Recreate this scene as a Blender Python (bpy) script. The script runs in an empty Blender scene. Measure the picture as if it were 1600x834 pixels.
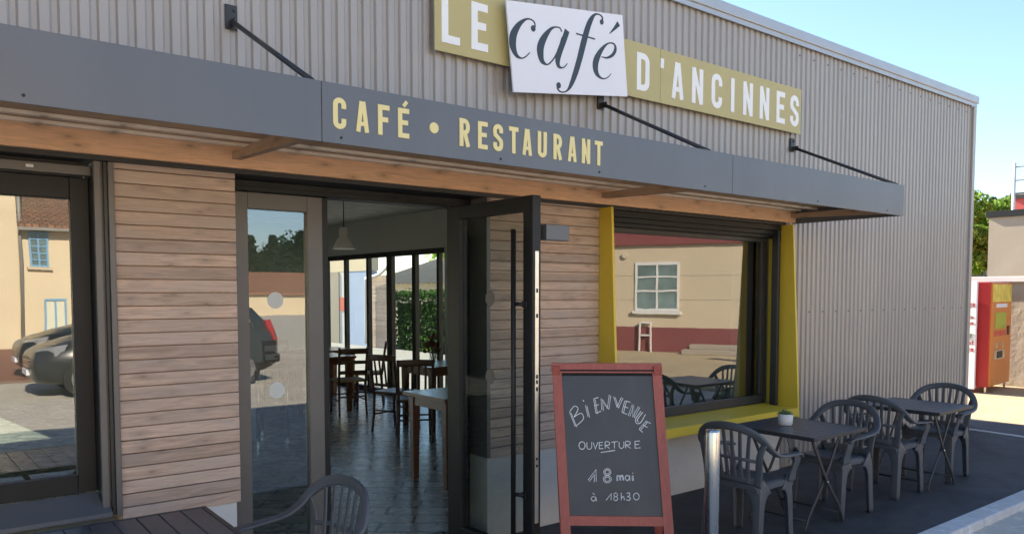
import bpy, bmesh, math, random
from mathutils import Vector, Matrix, noise as mnoise
R = math.radians
random.seed(7)
S = bpy.context.scene
COL = S.collection

# ------------------------------------------------------------------ materials
def nt_new(name):
    m = bpy.data.materials.new(name); m.use_nodes = True
    n = m.node_tree.nodes; n.clear()
    return m, n, m.node_tree.links

def coords(n, l, scale=(1, 1, 1), rot=(0, 0, 0)):
    tc = n.new('ShaderNodeTexCoord'); mp = n.new('ShaderNodeMapping')
    mp.inputs['Scale'].default_value = scale; mp.inputs['Rotation'].default_value = rot
    l.new(tc.outputs['Object'], mp.inputs['Vector'])
    return mp.outputs['Vector']

def noise_tex(n, l, vec, scale, detail=4, rough=.55, dist=0):
    t = n.new('ShaderNodeTexNoise'); t.inputs['Scale'].default_value = scale
    t.inputs['Detail'].default_value = detail; t.inputs['Roughness'].default_value = rough
    t.inputs['Distortion'].default_value = dist
    l.new(vec, t.inputs['Vector']); return t.outputs['Fac']

def ramp(n, l, fac, stops):
    r = n.new('ShaderNodeValToRGB'); e = r.color_ramp.elements
    while len(e) < len(stops): e.new(.5)
    for k, (p, c) in zip(e, stops):
        k.position = p; k.color = (*c, 1) if len(c) == 3 else c
    l.new(fac, r.inputs['Fac']); return r.outputs['Color']

def sc(c, f): return tuple(min(1, x * f) for x in c)

def pm(name, col, rough=.5, metal=0, var=.12, scale=4, stretch=(1, 1, 1), bump=0, bscale=80, rvar=0, spec=.5, dirt=0, dcol=None):
    """plain procedural surface: base colour with two octaves of variation, optional bump"""
    m, n, l = nt_new(name)
    o = n.new('ShaderNodeOutputMaterial'); b = n.new('ShaderNodeBsdfPrincipled')
    l.new(b.outputs[0], o.inputs[0])
    v = coords(n, l, stretch)
    f = noise_tex(n, l, v, scale, 6, .6)
    c = ramp(n, l, f, [(.28, sc(col, 1 - var)), (.72, sc(col, 1 + var))])
    if dirt:
        f2 = noise_tex(n, l, v, scale * .37, 5, .7, .6)
        k = ramp(n, l, f2, [(.5, (0, 0, 0)), (.75, (dirt,) * 3)])
        mx = n.new('ShaderNodeMixRGB'); l.new(k, mx.inputs[0]); l.new(c, mx.inputs[1])
        mx.inputs[2].default_value = (*(dcol or sc(col, .5)), 1); c = mx.outputs[0]
    l.new(c, b.inputs['Base Color'])
    b.inputs['Roughness'].default_value = rough; b.inputs['Metallic'].default_value = metal
    b.inputs['Specular IOR Level'].default_value = spec
    if rvar:
        f3 = noise_tex(n, l, v, scale * 3, 4)
        mr = n.new('ShaderNodeMapRange'); mr.inputs[3].default_value = rough - rvar; mr.inputs[4].default_value = rough + rvar
        l.new(f3, mr.inputs[0]); l.new(mr.outputs[0], b.inputs['Roughness'])
    if bump:
        f4 = noise_tex(n, l, v, bscale, 5)
        bp = n.new('ShaderNodeBump'); bp.inputs['Strength'].default_value = bump; bp.inputs['Distance'].default_value = .02
        l.new(f4, bp.inputs['Height']); l.new(bp.outputs[0], b.inputs['Normal'])
    return m

def wood(name, col, pitch=0, axis='X', var=.25, rough=.7, grey=None, knots=True, zoff=0):
    """boards: grain along axis, tint per board when pitch is given, knots"""
    m, n, l = nt_new(name)
    o = n.new('ShaderNodeOutputMaterial'); b = n.new('ShaderNodeBsdfPrincipled'); l.new(b.outputs[0], o.inputs[0])
    tc = n.new('ShaderNodeTexCoord'); vec = tc.outputs['Object']
    sep = n.new('ShaderNodeSeparateXYZ'); l.new(vec, sep.inputs[0])
    comb = n.new('ShaderNodeCombineXYZ')
    tint = None
    if pitch:
        dv = n.new('ShaderNodeMath'); dv.operation = 'MULTIPLY_ADD'; dv.inputs[1].default_value = 1 / pitch; dv.inputs[2].default_value = -zoff / pitch
        l.new(sep.outputs['Z'], dv.inputs[0])
        fl = n.new('ShaderNodeMath'); fl.operation = 'FLOOR'; l.new(dv.outputs[0], fl.inputs[0])
        wn = n.new('ShaderNodeTexWhiteNoise'); wn.noise_dimensions = '1D'; l.new(fl.outputs[0], wn.inputs['W'])
        tint = wn.outputs['Value']
        off = n.new('ShaderNodeMath'); off.operation = 'MULTIPLY_ADD'; off.inputs[1].default_value = 37.
        l.new(tint, off.inputs[0]); l.new(sep.outputs[axis], off.inputs[2])
        along = off.outputs[0]
    else: along = sep.outputs[axis]
    rest = [a for a in 'ZYX' if a != axis]
    l.new(along, comb.inputs[0]); l.new(sep.outputs[rest[0]], comb.inputs[1]); l.new(sep.outputs[rest[1]], comb.inputs[2])
    mp = n.new('ShaderNodeMapping'); mp.inputs['Scale'].default_value = (2.2, 26, 26); l.new(comb.outputs[0], mp.inputs[0])
    g = noise_tex(n, l, mp.outputs[0], 2.2, 7, .65, 1.2)
    c = ramp(n, l, g, [(.25, sc(col, 1 - var)), (.5, col), (.75, sc(col, 1 + var))])
    mp2 = n.new('ShaderNodeMapping'); mp2.inputs['Scale'].default_value = (3.2, 9, 9); l.new(comb.outputs[0], mp2.inputs[0])
    if knots:
        vo = n.new('ShaderNodeTexVoronoi'); vo.voronoi_dimensions = '2D'; vo.inputs['Scale'].default_value = 1.0; l.new(mp2.outputs[0], vo.inputs['Vector'])
        k = ramp(n, l, vo.outputs['Distance'], [(.03, (.8,) * 3), (.06, (.38,) * 3), (.22, (.0,) * 3)])
        mx = n.new('ShaderNodeMixRGB'); l.new(k, mx.inputs[0]); l.new(c, mx.inputs[1]); mx.inputs[2].default_value = (*sc(col, .42), 1); c = mx.outputs[0]
    if grey:
        w = noise_tex(n, l, mp2.outputs[0], .55, 4, .6)
        k = ramp(n, l, w, [(.35, (0, 0, 0)), (.65, (.75,) * 3)])
        mx = n.new('ShaderNodeMixRGB'); l.new(k, mx.inputs[0]); l.new(c, mx.inputs[1]); mx.inputs[2].default_value = (*grey, 1); c = mx.outputs[0]
    if tint is not None:
        k = ramp(n, l, tint, [(0, (.80,) * 3), (1, (1.12,) * 3)])
        mx = n.new('ShaderNodeMixRGB'); mx.blend_type = 'MULTIPLY'; mx.inputs[0].default_value = 1
        l.new(c, mx.inputs[1]); l.new(k, mx.inputs[2]); c = mx.outputs[0]
    l.new(c, b.inputs['Base Color']); b.inputs['Roughness'].default_value = rough
    bp = n.new('ShaderNodeBump'); bp.inputs['Strength'].default_value = .35; bp.inputs['Distance'].default_value = .004
    l.new(g, bp.inputs['Height']); l.new(bp.outputs[0], b.inputs['Normal'])
    return m

def glass(name, refl=.2, tint=(.72, .78, .76), wob=.004):
    m, n, l = nt_new(name)
    o = n.new('ShaderNodeOutputMaterial'); mix = n.new('ShaderNodeMixShader')
    t = n.new('ShaderNodeBsdfTransparent'); t.inputs[0].default_value = (*tint, 1)
    g = n.new('ShaderNodeBsdfGlossy'); g.inputs['Roughness'].default_value = 0; g.inputs[0].default_value = (.95, .97, 1, 1)
    fr = n.new('ShaderNodeLayerWeight'); fr.inputs[0].default_value = .5
    pw = n.new('ShaderNodeMath'); pw.operation = 'POWER'; pw.inputs[1].default_value = 5
    l.new(fr.outputs['Facing'], pw.inputs[0])
    ad = n.new('ShaderNodeMath'); ad.operation = 'MULTIPLY_ADD'; ad.use_clamp = True; ad.inputs[1].default_value = 1 - refl; ad.inputs[2].default_value = refl
    l.new(pw.outputs[0], ad.inputs[0])
    geo = n.new('ShaderNodeNewGeometry'); iv = n.new('ShaderNodeMath'); iv.operation = 'SUBTRACT'; iv.inputs[0].default_value = 1; l.new(geo.outputs['Backfacing'], iv.inputs[1])
    mu = n.new('ShaderNodeMath'); mu.operation = 'MULTIPLY'; l.new(ad.outputs[0], mu.inputs[0]); l.new(iv.outputs[0], mu.inputs[1])
    l.new(mu.outputs[0], mix.inputs[0])
    l.new(t.outputs[0], mix.inputs[1]); l.new(g.outputs[0], mix.inputs[2]); l.new(mix.outputs[0], o.inputs[0])
    if wob:
        v = coords(n, l)
        f = noise_tex(n, l, v, 1.6, 2)
        bp = n.new('ShaderNodeBump'); bp.inputs['Strength'].default_value = .12; bp.inputs['Distance'].default_value = wob
        l.new(f, bp.inputs['Height']); l.new(bp.outputs[0], g.inputs['Normal'])
    return m

def leafmat(name, c1, c2, c3):
    m, n, l = nt_new(name)
    o = n.new('ShaderNodeOutputMaterial'); b = n.new('ShaderNodeBsdfPrincipled')
    geo = n.new('ShaderNodeNewGeometry')
    c = ramp(n, l, geo.outputs['Random Per Island'], [(0, c1), (.5, c2), (1, c3)])
    l.new(c, b.inputs['Base Color']); b.inputs['Roughness'].default_value = .6
    tr = n.new('ShaderNodeBsdfTranslucent'); l.new(c, tr.inputs[0])
    mx = n.new('ShaderNodeMixShader'); mx.inputs[0].default_value = .6
    l.new(b.outputs[0], mx.inputs[1]); l.new(tr.outputs[0], mx.inputs[2]); l.new(mx.outputs[0], o.inputs[0])
    return m

def asphalt(name, col, agg=.5, patch=.25, rough=.85, crack=False):
    m, n, l = nt_new(name)
    o = n.new('ShaderNodeOutputMaterial'); b = n.new('ShaderNodeBsdfPrincipled'); l.new(b.outputs[0], o.inputs[0])
    v = coords(n, l)
    f1 = noise_tex(n, l, v, 110, 4, .75); f2 = noise_tex(n, l, v, 1.3, 6, .65, .8); f3 = noise_tex(n, l, v, 9, 5, .7)
    c = ramp(n, l, f1, [(.3, sc(col, 1 - agg)), (.7, sc(col, 1 + agg))])
    k = ramp(n, l, f2, [(.3, (1 - patch,) * 3), (.7, (1 + patch,) * 3)])
    mx = n.new('ShaderNodeMixRGB'); mx.blend_type = 'MULTIPLY'; mx.inputs[0].default_value = 1; l.new(c, mx.inputs[1]); l.new(k, mx.inputs[2])
    k3 = ramp(n, l, f3, [(.5, (0, 0, 0)), (.78, (.55,) * 3)])
    m3 = n.new('ShaderNodeMixRGB'); l.new(k3, m3.inputs[0]); l.new(mx.outputs[0], m3.inputs[1]); m3.inputs[2].default_value = (*sc(col, 2.1), 1)
    c = m3.outputs[0]
    l.new(c, b.inputs['Base Color']); b.inputs['Roughness'].default_value = rough
    bp = n.new('ShaderNodeBump'); bp.inputs['Strength'].default_value = .6; bp.inputs['Distance'].default_value = .006
    l.new(f1, bp.inputs['Height']); l.new(bp.outputs[0], b.inputs['Normal'])
    return m

def brickmat(name, c1, c2, mortar, w, h, rough=.6, msize=.012, bump=.4, rot=0, offset=.5, rvar=0):
    m, n, l = nt_new(name)
    o = n.new('ShaderNodeOutputMaterial'); b = n.new('ShaderNodeBsdfPrincipled'); l.new(b.outputs[0], o.inputs[0])
    v = coords(n, l, (1, 1, 1), (0, 0, rot))
    t = n.new('ShaderNodeTexBrick'); t.inputs['Scale'].default_value = 1
    t.inputs['Brick Width'].default_value = w; t.inputs['Row Height'].default_value = h; t.inputs['Mortar Size'].default_value = msize
    t.inputs['Color1'].default_value = (*c1, 1); t.inputs['Color2'].default_value = (*c2, 1); t.inputs['Mortar'].default_value = (*mortar, 1)
    t.offset = offset
    l.new(v, t.inputs['Vector'])
    f = noise_tex(n, l, v, 5, 5, .65)
    k = ramp(n, l, f, [(.3, (.75,) * 3), (.7, (1.2,) * 3)])
    mx = n.new('ShaderNodeMixRGB'); mx.blend_type = 'MULTIPLY'; mx.inputs[0].default_value = 1
    l.new(t.outputs['Color'], mx.inputs[1]); l.new(k, mx.inputs[2]); l.new(mx.outputs[0], b.inputs['Base Color'])
    b.inputs['Roughness'].default_value = rough
    if rvar:
        mr = n.new('ShaderNodeMapRange'); mr.inputs[3].default_value = rough - rvar; mr.inputs[4].default_value = rough + rvar
        l.new(f, mr.inputs[0]); l.new(mr.outputs[0], b.inputs['Roughness'])
    bp = n.new('ShaderNodeBump'); bp.inputs['Strength'].default_value = bump; bp.inputs['Distance'].default_value = .004; bp.invert = True
    l.new(t.outputs['Fac'], bp.inputs['Height']); l.new(bp.outputs[0], b.inputs['Normal'])
    return m

M = {}
M['clad'] = pm('cladding paint', (.375, .34, .305), .36, .12, .06, 1.5, (1.6, 1, .22), rvar=.06, dirt=.45, dcol=(.29, .262, .235))
M['coping'] = pm('coping metal', (.42, .43, .44), .35, .3, .06, 3)
M['fascia'] = pm('fascia metal', (.118, .121, .127), .30, 0, .07, 2.2, (1.3, 1, .3), rvar=.02, dirt=.35, dcol=(.165, .17, .175))
M['dark'] = pm('dark frame', (.026, .0255, .025), .42, 0, .12, 4, rvar=.06)
M['bronze'] = pm('bronze frame', (.135, .124, .112), .42, .1, .1, 3, rvar=.06)
M['black'] = pm('black metal', (.016, .0165, .0165), .45, 0, .15, 6, spec=.3)
M['steel'] = pm('brushed steel', (.62, .60, .57), .27, 1, .08, 30, (1, 1, .05), rvar=.05)
M['strip'] = pm('lock strip', (.75, .70, .60), .3, .8, .1, 20)
M['boards'] = wood('larch boards', (.50, .352, .258), .0635, 'X', .42, .72, (.45, .36, .30), True, .522)
M['beam'] = wood('douglas beam', (.78, .46, .255), 0, 'X', .22, .6)
M['plank'] = wood('soffit planks', (.56, .36, .215), 0, 'X', .2, .65)
M['batten'] = wood('soffit batten', (.84, .70, .54), 0, 'X', .15, .6)  # pale tone puts the lit batten edges into the colour
M['rafter'] = wood('rafter wood', (.46, .30, .185), 0, 'Y', .25, .6)
M['plinth'] = pm('cement render', (.58, .54, .48), .9, 0, .10, 2.5, bump=.25, bscale=60, dirt=.4, dcol=(.37, .345, .31))
M['white_render'] = pm('white render', (.62, .60, .56), .85, 0, .06, 4)
M['yellow'] = pm('yellow sheet', (.70, .51, .05), .42, 0, .06, 2, rvar=.05)
M['olive'] = pm('olive sign', (.46, .39, .165), .5, 0, .04, 3)
M['white_sign'] = pm('white sign', (.76, .755, .79), .45, 0, .02, 3)
M['white_letter'] = pm('white letters', (.82, .82, .80), .5, 0, .02, 5)
M['cream_letter'] = pm('cream letters', (.78, .66, .30), .5, 0, .03, 5)
M['ink'] = pm('dark letters', (.030, .045, .062), .5, 0, .05, 5)
M['plastic'] = pm('grey plastic', (.084, .090, .098), .42, 0, .10, 7, bump=.05, bscale=200, rvar=.08)
M['tabletop'] = pm('table slats', (.062, .070, .088), .34, 0, .15, 5, (6, 1, 1), rvar=.08)
M['tableleg'] = pm('table steel', (.045, .047, .05), .4, .3, .1, 8)
M['redwood'] = wood('red stained wood', (.36, .085, .062), 0, 'Z', .22, .5, None, False)
M['slate'] = pm('chalkboard', (.050, .056, .064), .5, 0, .16, 3, dirt=.5, dcol=(.085, .095, .105), rvar=.08)
M['chalk'] = pm('chalk', (.70, .70, .70), .95, 0, .3, 120)
M['pot'] = pm('white pot', (.62, .60, .57), .5, 0, .05, 5)
M['soil'] = pm('soil', (.05, .035, .025), .95, 0, .3, 40)
M['succ'] = pm('succulent leaves', (.10, .17, .06), .5, 0, .35, 14)
M['pave'] = asphalt('new asphalt', (.046, .045, .047), .75, .5, .78)
M['road'] = asphalt('worn grey road', (.52, .475, .40), .22, .14, .9)
M['kerb'] = asphalt('concrete kerb', (.56, .55, .53), .14, .12, .9)
M['yard'] = asphalt('concrete yard', (.38, .30, .185), .12, .14, .9)
M['court'] = asphalt('courtyard slabs', (.17, .17, .165), .3, .2, .9)
M['redpave'] = brickmat('red pavers', (.33, .12, .07), (.27, .10, .06), (.18, .12, .09), .2, .1, .85)
M['tiles'] = brickmat('floor tiles', (.27, .275, .255), (.36, .365, .34), (.035, .036, .036), .6, .2, .27, .012, .8, R(38), .37, .08)
M['darkwood'] = wood('dark chair wood', (.085, .042, .026), 0, 'Z', .3, .38, None, False)
M['tablewood'] = wood('brown table wood', (.16, .07, .038), 0, 'X', .3, .2, None, False)
M['straw'] = pm('straw seat', (.36, .27, .15), .8, 0, .25, 60, (1, 6, 1), bump=.4, bscale=90)
M['inwall'] = pm('interior wall', (.46, .475, .47), .85, 0, .05, 2)
M['ceiling'] = brickmat('ceiling boards', (.52, .52, .50), (.57, .57, .55), (.38, .38, .36), 3.0, .18, .7, .006, .3)
M['lampwhite'] = pm('lamp enamel', (.88, .88, .86), .35, 0, .03, 4)
M['pane'] = glass('window glass', .165, (.70, .75, .74))
M['pane_big'] = glass('coated window glass', .205, (.62, .66, .64))
M['pane_clear'] = glass('clear glass', .03, (.88, .92, .90), 0)
M['pane_door'] = glass('door glass', .03, (.78, .81, .79), 0)
M['sticker'] = pm('frosted sticker', (.62, .64, .60), .6, 0, .03, 5)
M['cream'] = pm('cream render', (.64, .53, .36), .9, 0, .05, 1.2, bump=.1, bscale=30, dirt=.25, dcol=(.50, .40, .25))
M['beige'] = pm('beige render', (.54, .45, .32), .9, 0, .05, .8, dirt=.2, dcol=(.47, .38, .24))
M['burg'] = pm('burgundy paint', (.20, .052, .052), .7, 0, .1, 2)
M['oldtile'] = brickmat('old roof tiles', (.19, .105, .065), (.30, .15, .085), (.09, .055, .04), .18, .11, .9, .018, .7)
M['redtile'] = brickmat('red roof tiles', (.34, .15, .085), (.25, .12, .07), (.15, .08, .05), .22, .14, .9, .02, .7)
M['blue'] = pm('blue shutters', (.16, .33, .50), .6, 0, .08, 4)
M['curtain'] = pm('pale blind', (.62, .60, .46), .8, 0, .06, 3, (8, 8, 1))
M['winglass'] = pm('dark window', (.14, .20, .20), .06, 0, .5, 2, spec=.8)
M['greypipe'] = pm('grey pipe', (.22, .21, .19), .5, 0, .1, 4)
M['carpaint'] = pm('charcoal car paint', (.030, .031, .034), .25, .1, .05, 3)
M['carpaint2'] = pm('black car paint', (.012, .013, .016), .22, .1, .05, 3)
M['carglass'] = pm('car glass', (.02, .025, .03), .04, 0, .05, 3, spec=.9)
M['tyre'] = pm('tyre rubber', (.015, .015, .016), .85, 0, .2, 10)
M['alloy'] = pm('wheel alloy', (.45, .45, .46), .3, .9, .08, 8)
M['redlight'] = pm('red lamp lens', (.45, .015, .02), .15, 0, .05, 5)
M['headlight'] = pm('head lamp lens', (.35, .36, .38), .1, .3, .05, 5)
M['chrome'] = pm('chrome', (.7, .7, .7), .12, 1, .03, 5)
M['bark'] = pm('bark', (.09, .065, .045), .95, 0, .3, 6, (1, 1, .2), bump=.6, bscale=12)
M['leaf_b'] = leafmat('broadleaf foliage', (.10, .19, .02), (.20, .33, .04), (.34, .46, .07))
M['leaf_d'] = leafmat('dark foliage', (.016, .035, .012), (.028, .055, .018), (.05, .085, .025))
M['leaf_h'] = leafmat('hedge foliage', (.015, .045, .010), (.03, .075, .015), (.06, .12, .025))
M['grass'] = pm('meadow', (.19, .22, .04), .95, 0, .3, .5)
M['vend_red'] = pm('vending red', (.46, .03, .035), .38, 0, .05, 3)
M['vend_or'] = pm('vending orange', (.62, .20, .035), .4, 0, .06, 3)
M['vend_yel'] = pm('vending yellow', (.80, .58, .10), .4, 0, .35, 7)
M['vend_red2'] = pm('red lettering', (.42, .05, .05), .5, 0, .05, 5)
M['green'] = pm('green panel', (.38, .42, .05), .5, 0, .15, 9)
M['conc_wall'] = pm('rough cement wall', (.36, .31, .245), .92, 0, .12, 1.0, bump=.9, bscale=5, dirt=.3, dcol=(.33, .29, .23))
M['white_metal'] = pm('white metal', (.66, .65, .62), .5, 0, .05, 3)
M['flat_beige'] = pm('beige wall panel', (.33, .28, .22), .85, 0, .06, 1.2, dirt=.5, dcol=(.44, .38, .30))
M['bluewall'] = pm('pale blue wall', (.34, .42, .58), .8, 0, .05, 2)
M['redpanel'] = pm('red notice', (.55, .10, .06), .6, 0, .05, 3)
M['corr_roof'] = pm('fibre cement roof', (.20, .195, .185), .9, 0, .15, 3)
M['flower'] = pm('wilted petals', (.19, .07, .06), .8, 0, .5, 25)
M['vase'] = glass('vase glass', .06, (.85, .88, .88), 0)
M['trolleyblue'] = pm('blue trolley side', (.03, .06, .16), .4, 0, .1, 4)
M['redbrick'] = pm('red metal wall', (.42, .06, .055), .6, 0, .06, 3)

# ------------------------------------------------------------------ mesh helpers
def bx(bm, x0, x1, y0, y1, z0, z1, bev=0, mi=0):
    vs = [bm.verts.new((x, y, z)) for z in (z0, z1) for y in (y0, y1) for x in (x0, x1)]
    fs = [bm.faces.new([vs[i] for i in f]) for f in ((0, 2, 3, 1), (4, 5, 7, 6), (0, 1, 5, 4), (2, 6, 7, 3), (0, 4, 6, 2), (1, 3, 7, 5))]
    for f in fs: f.material_index = mi
    if bev:
        es = list({e for f in fs for e in f.edges})
        r = bmesh.ops.bevel(bm, geom=es, offset=bev, segments=2, affect='EDGES', profile=.5)
        for f in r['faces']: f.material_index = mi
    return vs

def hexa(bm, p):  # eight points: bottom 4 then top 4 (same order)
    vs = [bm.verts.new(q) for q in p]
    for f in ((3, 2, 1, 0), (4, 5, 6, 7), (0, 1, 5, 4), (1, 2, 6, 5), (2, 3, 7, 6), (3, 0, 4, 7)):
        bm.faces.new([vs[i] for i in f])
    return vs

def cyl(bm, a, b, r0, r1=None, seg=16, caps=True):
    r1 = r0 if r1 is None else r1
    a = Vector(a); b = Vector(b); d = (b - a).normalized()
    u = d.orthogonal().normalized(); w = d.cross(u)
    A, B = [], []
    for i in range(seg):
        t = 2 * math.pi * i / seg; o = u * math.cos(t) + w * math.sin(t)
        A.append(bm.verts.new(a + o * r0)); B.append(bm.verts.new(b + o * r1))
    for i in range(seg):
        j = (i + 1) % seg; f = bm.faces.new((A[i], A[j], B[j], B[i])); f.smooth = True
    if caps: bm.faces.new(A[::-1]); bm.faces.new(B)

def lathe(bm, prof, c=(0, 0, 0), seg=24):
    rings = []
    for r, z in prof:
        rings.append([bm.verts.new((c[0] + r * math.cos(2 * math.pi * i / seg), c[1] + r * math.sin(2 * math.pi * i / seg), c[2] + z)) for i in range(seg)])
    for a, b in zip(rings, rings[1:]):
        for i in range(seg):
            j = (i + 1) % seg; f = bm.faces.new((a[i], a[j], b[j], b[i])); f.smooth = True
    bm.faces.new(rings[0][::-1]); bm.faces.new(rings[-1])

def crom(pts, n=6):
    P = [Vector(p) for p in pts]; out = []
    for i in range(len(P) - 1):
        p0 = P[max(i - 1, 0)]; p1 = P[i]; p2 = P[i + 1]; p3 = P[min(i + 2, len(P) - 1)]
        for k in range(n):
            t = k / n
            out.append(.5 * ((2 * p1) + (p2 - p0) * t + (2 * p0 - 5 * p1 + 4 * p2 - p3) * t * t + (3 * p1 - p0 - 3 * p2 + p3) * t ** 3))
    out.append(P[-1]); return out

def sweep(bm, pts, wdirs, ws, ts, seg=10, sq=.55):
    """tube along pts with superelliptic section, width along wdirs"""
    rings = []; N = len(pts)
    for i in range(N):
        t = (pts[min(i + 1, N - 1)] - pts[max(i - 1, 0)]).normalized()
        w = wdirs[i] if isinstance(wdirs, list) else wdirs
        w = (w - t * w.dot(t)).normalized(); q = t.cross(w)
        W = ws[i] if isinstance(ws, list) else ws; T = ts[i] if isinstance(ts, list) else ts
        ring = []
        for k in range(seg):
            a = 2 * math.pi * (k + .5) / seg; c = math.cos(a); s = math.sin(a)
            ring.append(bm.verts.new(pts[i] + w * (W / 2 * math.copysign(abs(c) ** sq, c)) + q * (T / 2 * math.copysign(abs(s) ** sq, s))))
        rings.append(ring)
    for a, b in zip(rings, rings[1:]):
        for k in range(seg):
            j = (k + 1) % seg; f = bm.faces.new((a[k], a[j], b[j], b[k])); f.smooth = True
    bm.faces.new(rings[0][::-1]); bm.faces.new(rings[-1])

def V(*a): return Vector(a)
def B(): return bmesh.new()

def obj(name, bm, mats, parent=None, recalc=True):
    me = bpy.data.meshes.new(name)
    if recalc: bmesh.ops.recalc_face_normals(bm, faces=bm.faces)
    bm.to_mesh(me); bm.free()
    for m in (mats if isinstance(mats, (list, tuple)) else [mats]):
        me.materials.append(M[m] if isinstance(m, str) else m)
    o = bpy.data.objects.new(name, me); COL.objects.link(o)
    if parent: o.parent = parent
    return o

def tag(o, label=None, cat=None, group=None, kind=None):
    if label: o['label'] = label
    if cat: o['category'] = cat
    if group: o['group'] = group
    if kind: o['kind'] = kind
    return o

def thing(name, label, cat, loc=(0, 0, 0), rz=0, group=None):
    o = bpy.data.objects.new(name, None); COL.objects.link(o)
    o.empty_display_size = .1
    o.location = loc; o.rotation_euler = (0, 0, rz)
    return tag(o, label, cat, group)

def dup(root, loc, rz, label, group=None):
    r = root.copy(); COL.objects.link(r); r.location = loc; r.rotation_euler = (0, 0, rz); r['label'] = label
    if group: r['group'] = group
    for ch in list(root.children):
        c = ch.copy(); COL.objects.link(c); c.parent = r
        for g in ch.children:
            d = g.copy(); COL.objects.link(d); d.parent = c
    return r

def struct(name, bm, m): return tag(obj(name, bm, m), kind='structure')
def box(*a, **k):
    b = B(); bx(b, *a, **k); return b

# ------------------------------------------------------------------ lettering (stroked letter shapes)
def arc(cx, cy, r, a0, a1, n=6, ry=None):
    ry = ry or r
    return [(cx + r * math.cos(R(a0 + (a1 - a0) * i / n)), cy + ry * math.sin(R(a0 + (a1 - a0) * i / n))) for i in range(n + 1)]

def glyph(ch, w=.46, t=.165):
    h = t / 2; x0 = h; x1 = w - h; y0 = h; y1 = 1 - h; r = (x1 - x0) / 2; mx = w / 2
    rr = r * .95
    if ch == 'C': return [([(x1, .66)] + arc(mx, y1 - rr, r, 0, 180, 10, rr) + arc(mx, y0 + rr, r, 180, 360, 10, rr) + [(x1, .34)], t)]
    if ch == 'L': return [([(x0, 1), (x0, 0)], t), ([(x0, y0), (w, y0)], t)]
    if ch in 'EÉ':
        s = [([(x0, 1), (x0, 0)], t), ([(x0, y0), (w * .95, y0)], t), ([(x0, y1), (w * .95, y1)], t), ([(x0, .52), (w * .85, .52)], t * .95)]
        if ch == 'É': s.append(([(mx - .02, 1.07), (mx + .12, 1.24)], t * .75))
        return s
    if ch == 'F': return [([(x0, 1), (x0, 0)], t), ([(x0, y1), (w * .95, y1)], t), ([(x0, .52), (w * .85, .52)], t)]
    if ch == 'A': return [([(h * .85, 0), (mx - h * .35, 1)], t * .92), ([(w - h * .85, 0), (mx + h * .35, 1)], t * .92), ([(w * .22, .27), (w * .78, .27)], t * .8)]
    if ch == 'D': return [([(x0, 1), (x0, 0)], t), ([(x0, y1), (mx, y1)] + arc(mx, y1 - r, x1 - mx, 90, 0, 6) + arc(mx, y0 + r, x1 - mx, 0, -90, 6) + [(x0, y0)], t)]
    if ch == 'I': return [([(h, 1), (h, 0)], t)]
    if ch == "'": return [([(h, 1), (h * .9, .74)], t * .8)]
    if ch == 'N': return [([(x0, 1), (x0, 0)], t), ([(x1, 1), (x1, 0)], t), ([(x0, 1), (x1, 0)], t * .85)]
    if ch == 'R': return [([(x0, 1), (x0, 0)], t), ([(x0, y1), (mx, y1)] + arc(mx, (y1 + .5) / 2, x1 - mx, 90, -90, 10, (y1 - .5) / 2) + [(x0, .5)], t), ([(mx, .52), (x1 + .01, 0)], t)]
    if ch == 'S': return [([(x1, .68)] + arc(mx, y1 - rr, r, 0, 180, 10, rr) + [(x0, .68), (x0 + .02, .60), (x1 - .02, .40), (x1, .32)] + arc(mx, y0 + rr, r, 0, -180, 10, rr) + [(x0, .32)], t)]
    if ch == 'T': return [([(0, y1), (w, y1)], t), ([(mx, 1), (mx, 0)], t)]
    if ch == 'U': return [([(x0, 1), (x0, y0 + rr)] + arc(mx, y0 + rr, r, 180, 360, 10, rr) + [(x1, 1)], t)]
    if ch == 'G': return [([(x1, .66)] + arc(mx, y1 - rr, r, 0, 180, 10, rr) + arc(mx, y0 + rr, r, 180, 360, 10, rr) + [(x1, .46), (mx, .46)], t)]
    if ch == 'e': return [([(x0, .33), (x1, .33)] + arc(mx, .33, r, 0, 300, 12, .25), t)]
    if ch == 'n': return [([(x0, .62), (x0, 0)], t), ([(x0, .36)] + arc(mx, .38, r, 180, 0, 8, .2) + [(x1, 0)], t)]
    if ch == 'u': return [([(x0, .62), (x0, .25)] + arc(mx, .25, r, 180, 360, 8, .2) + [(x1, .62)], t)]
    if ch == 'r': return [([(x0, .62), (x0, 0)], t), ([(x0, .36)] + arc(mx, .38, r, 170, 50, 6, .2), t)]
    if ch == 's': return [([(x1, .5)] + arc(mx, .45, r, 20, 200, 8, .13) + arc(mx, .19, r, 30, -170, 8, .14), t)]
    if ch == 't': return [([(mx, .9), (mx, .0)], t), ([(x0, .6), (x1, .6)], t)]
    if ch == 'i': return [([(h, .62), (h, 0)], t), ([(h, .75), (h, .9)], t)]
    return []

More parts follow.
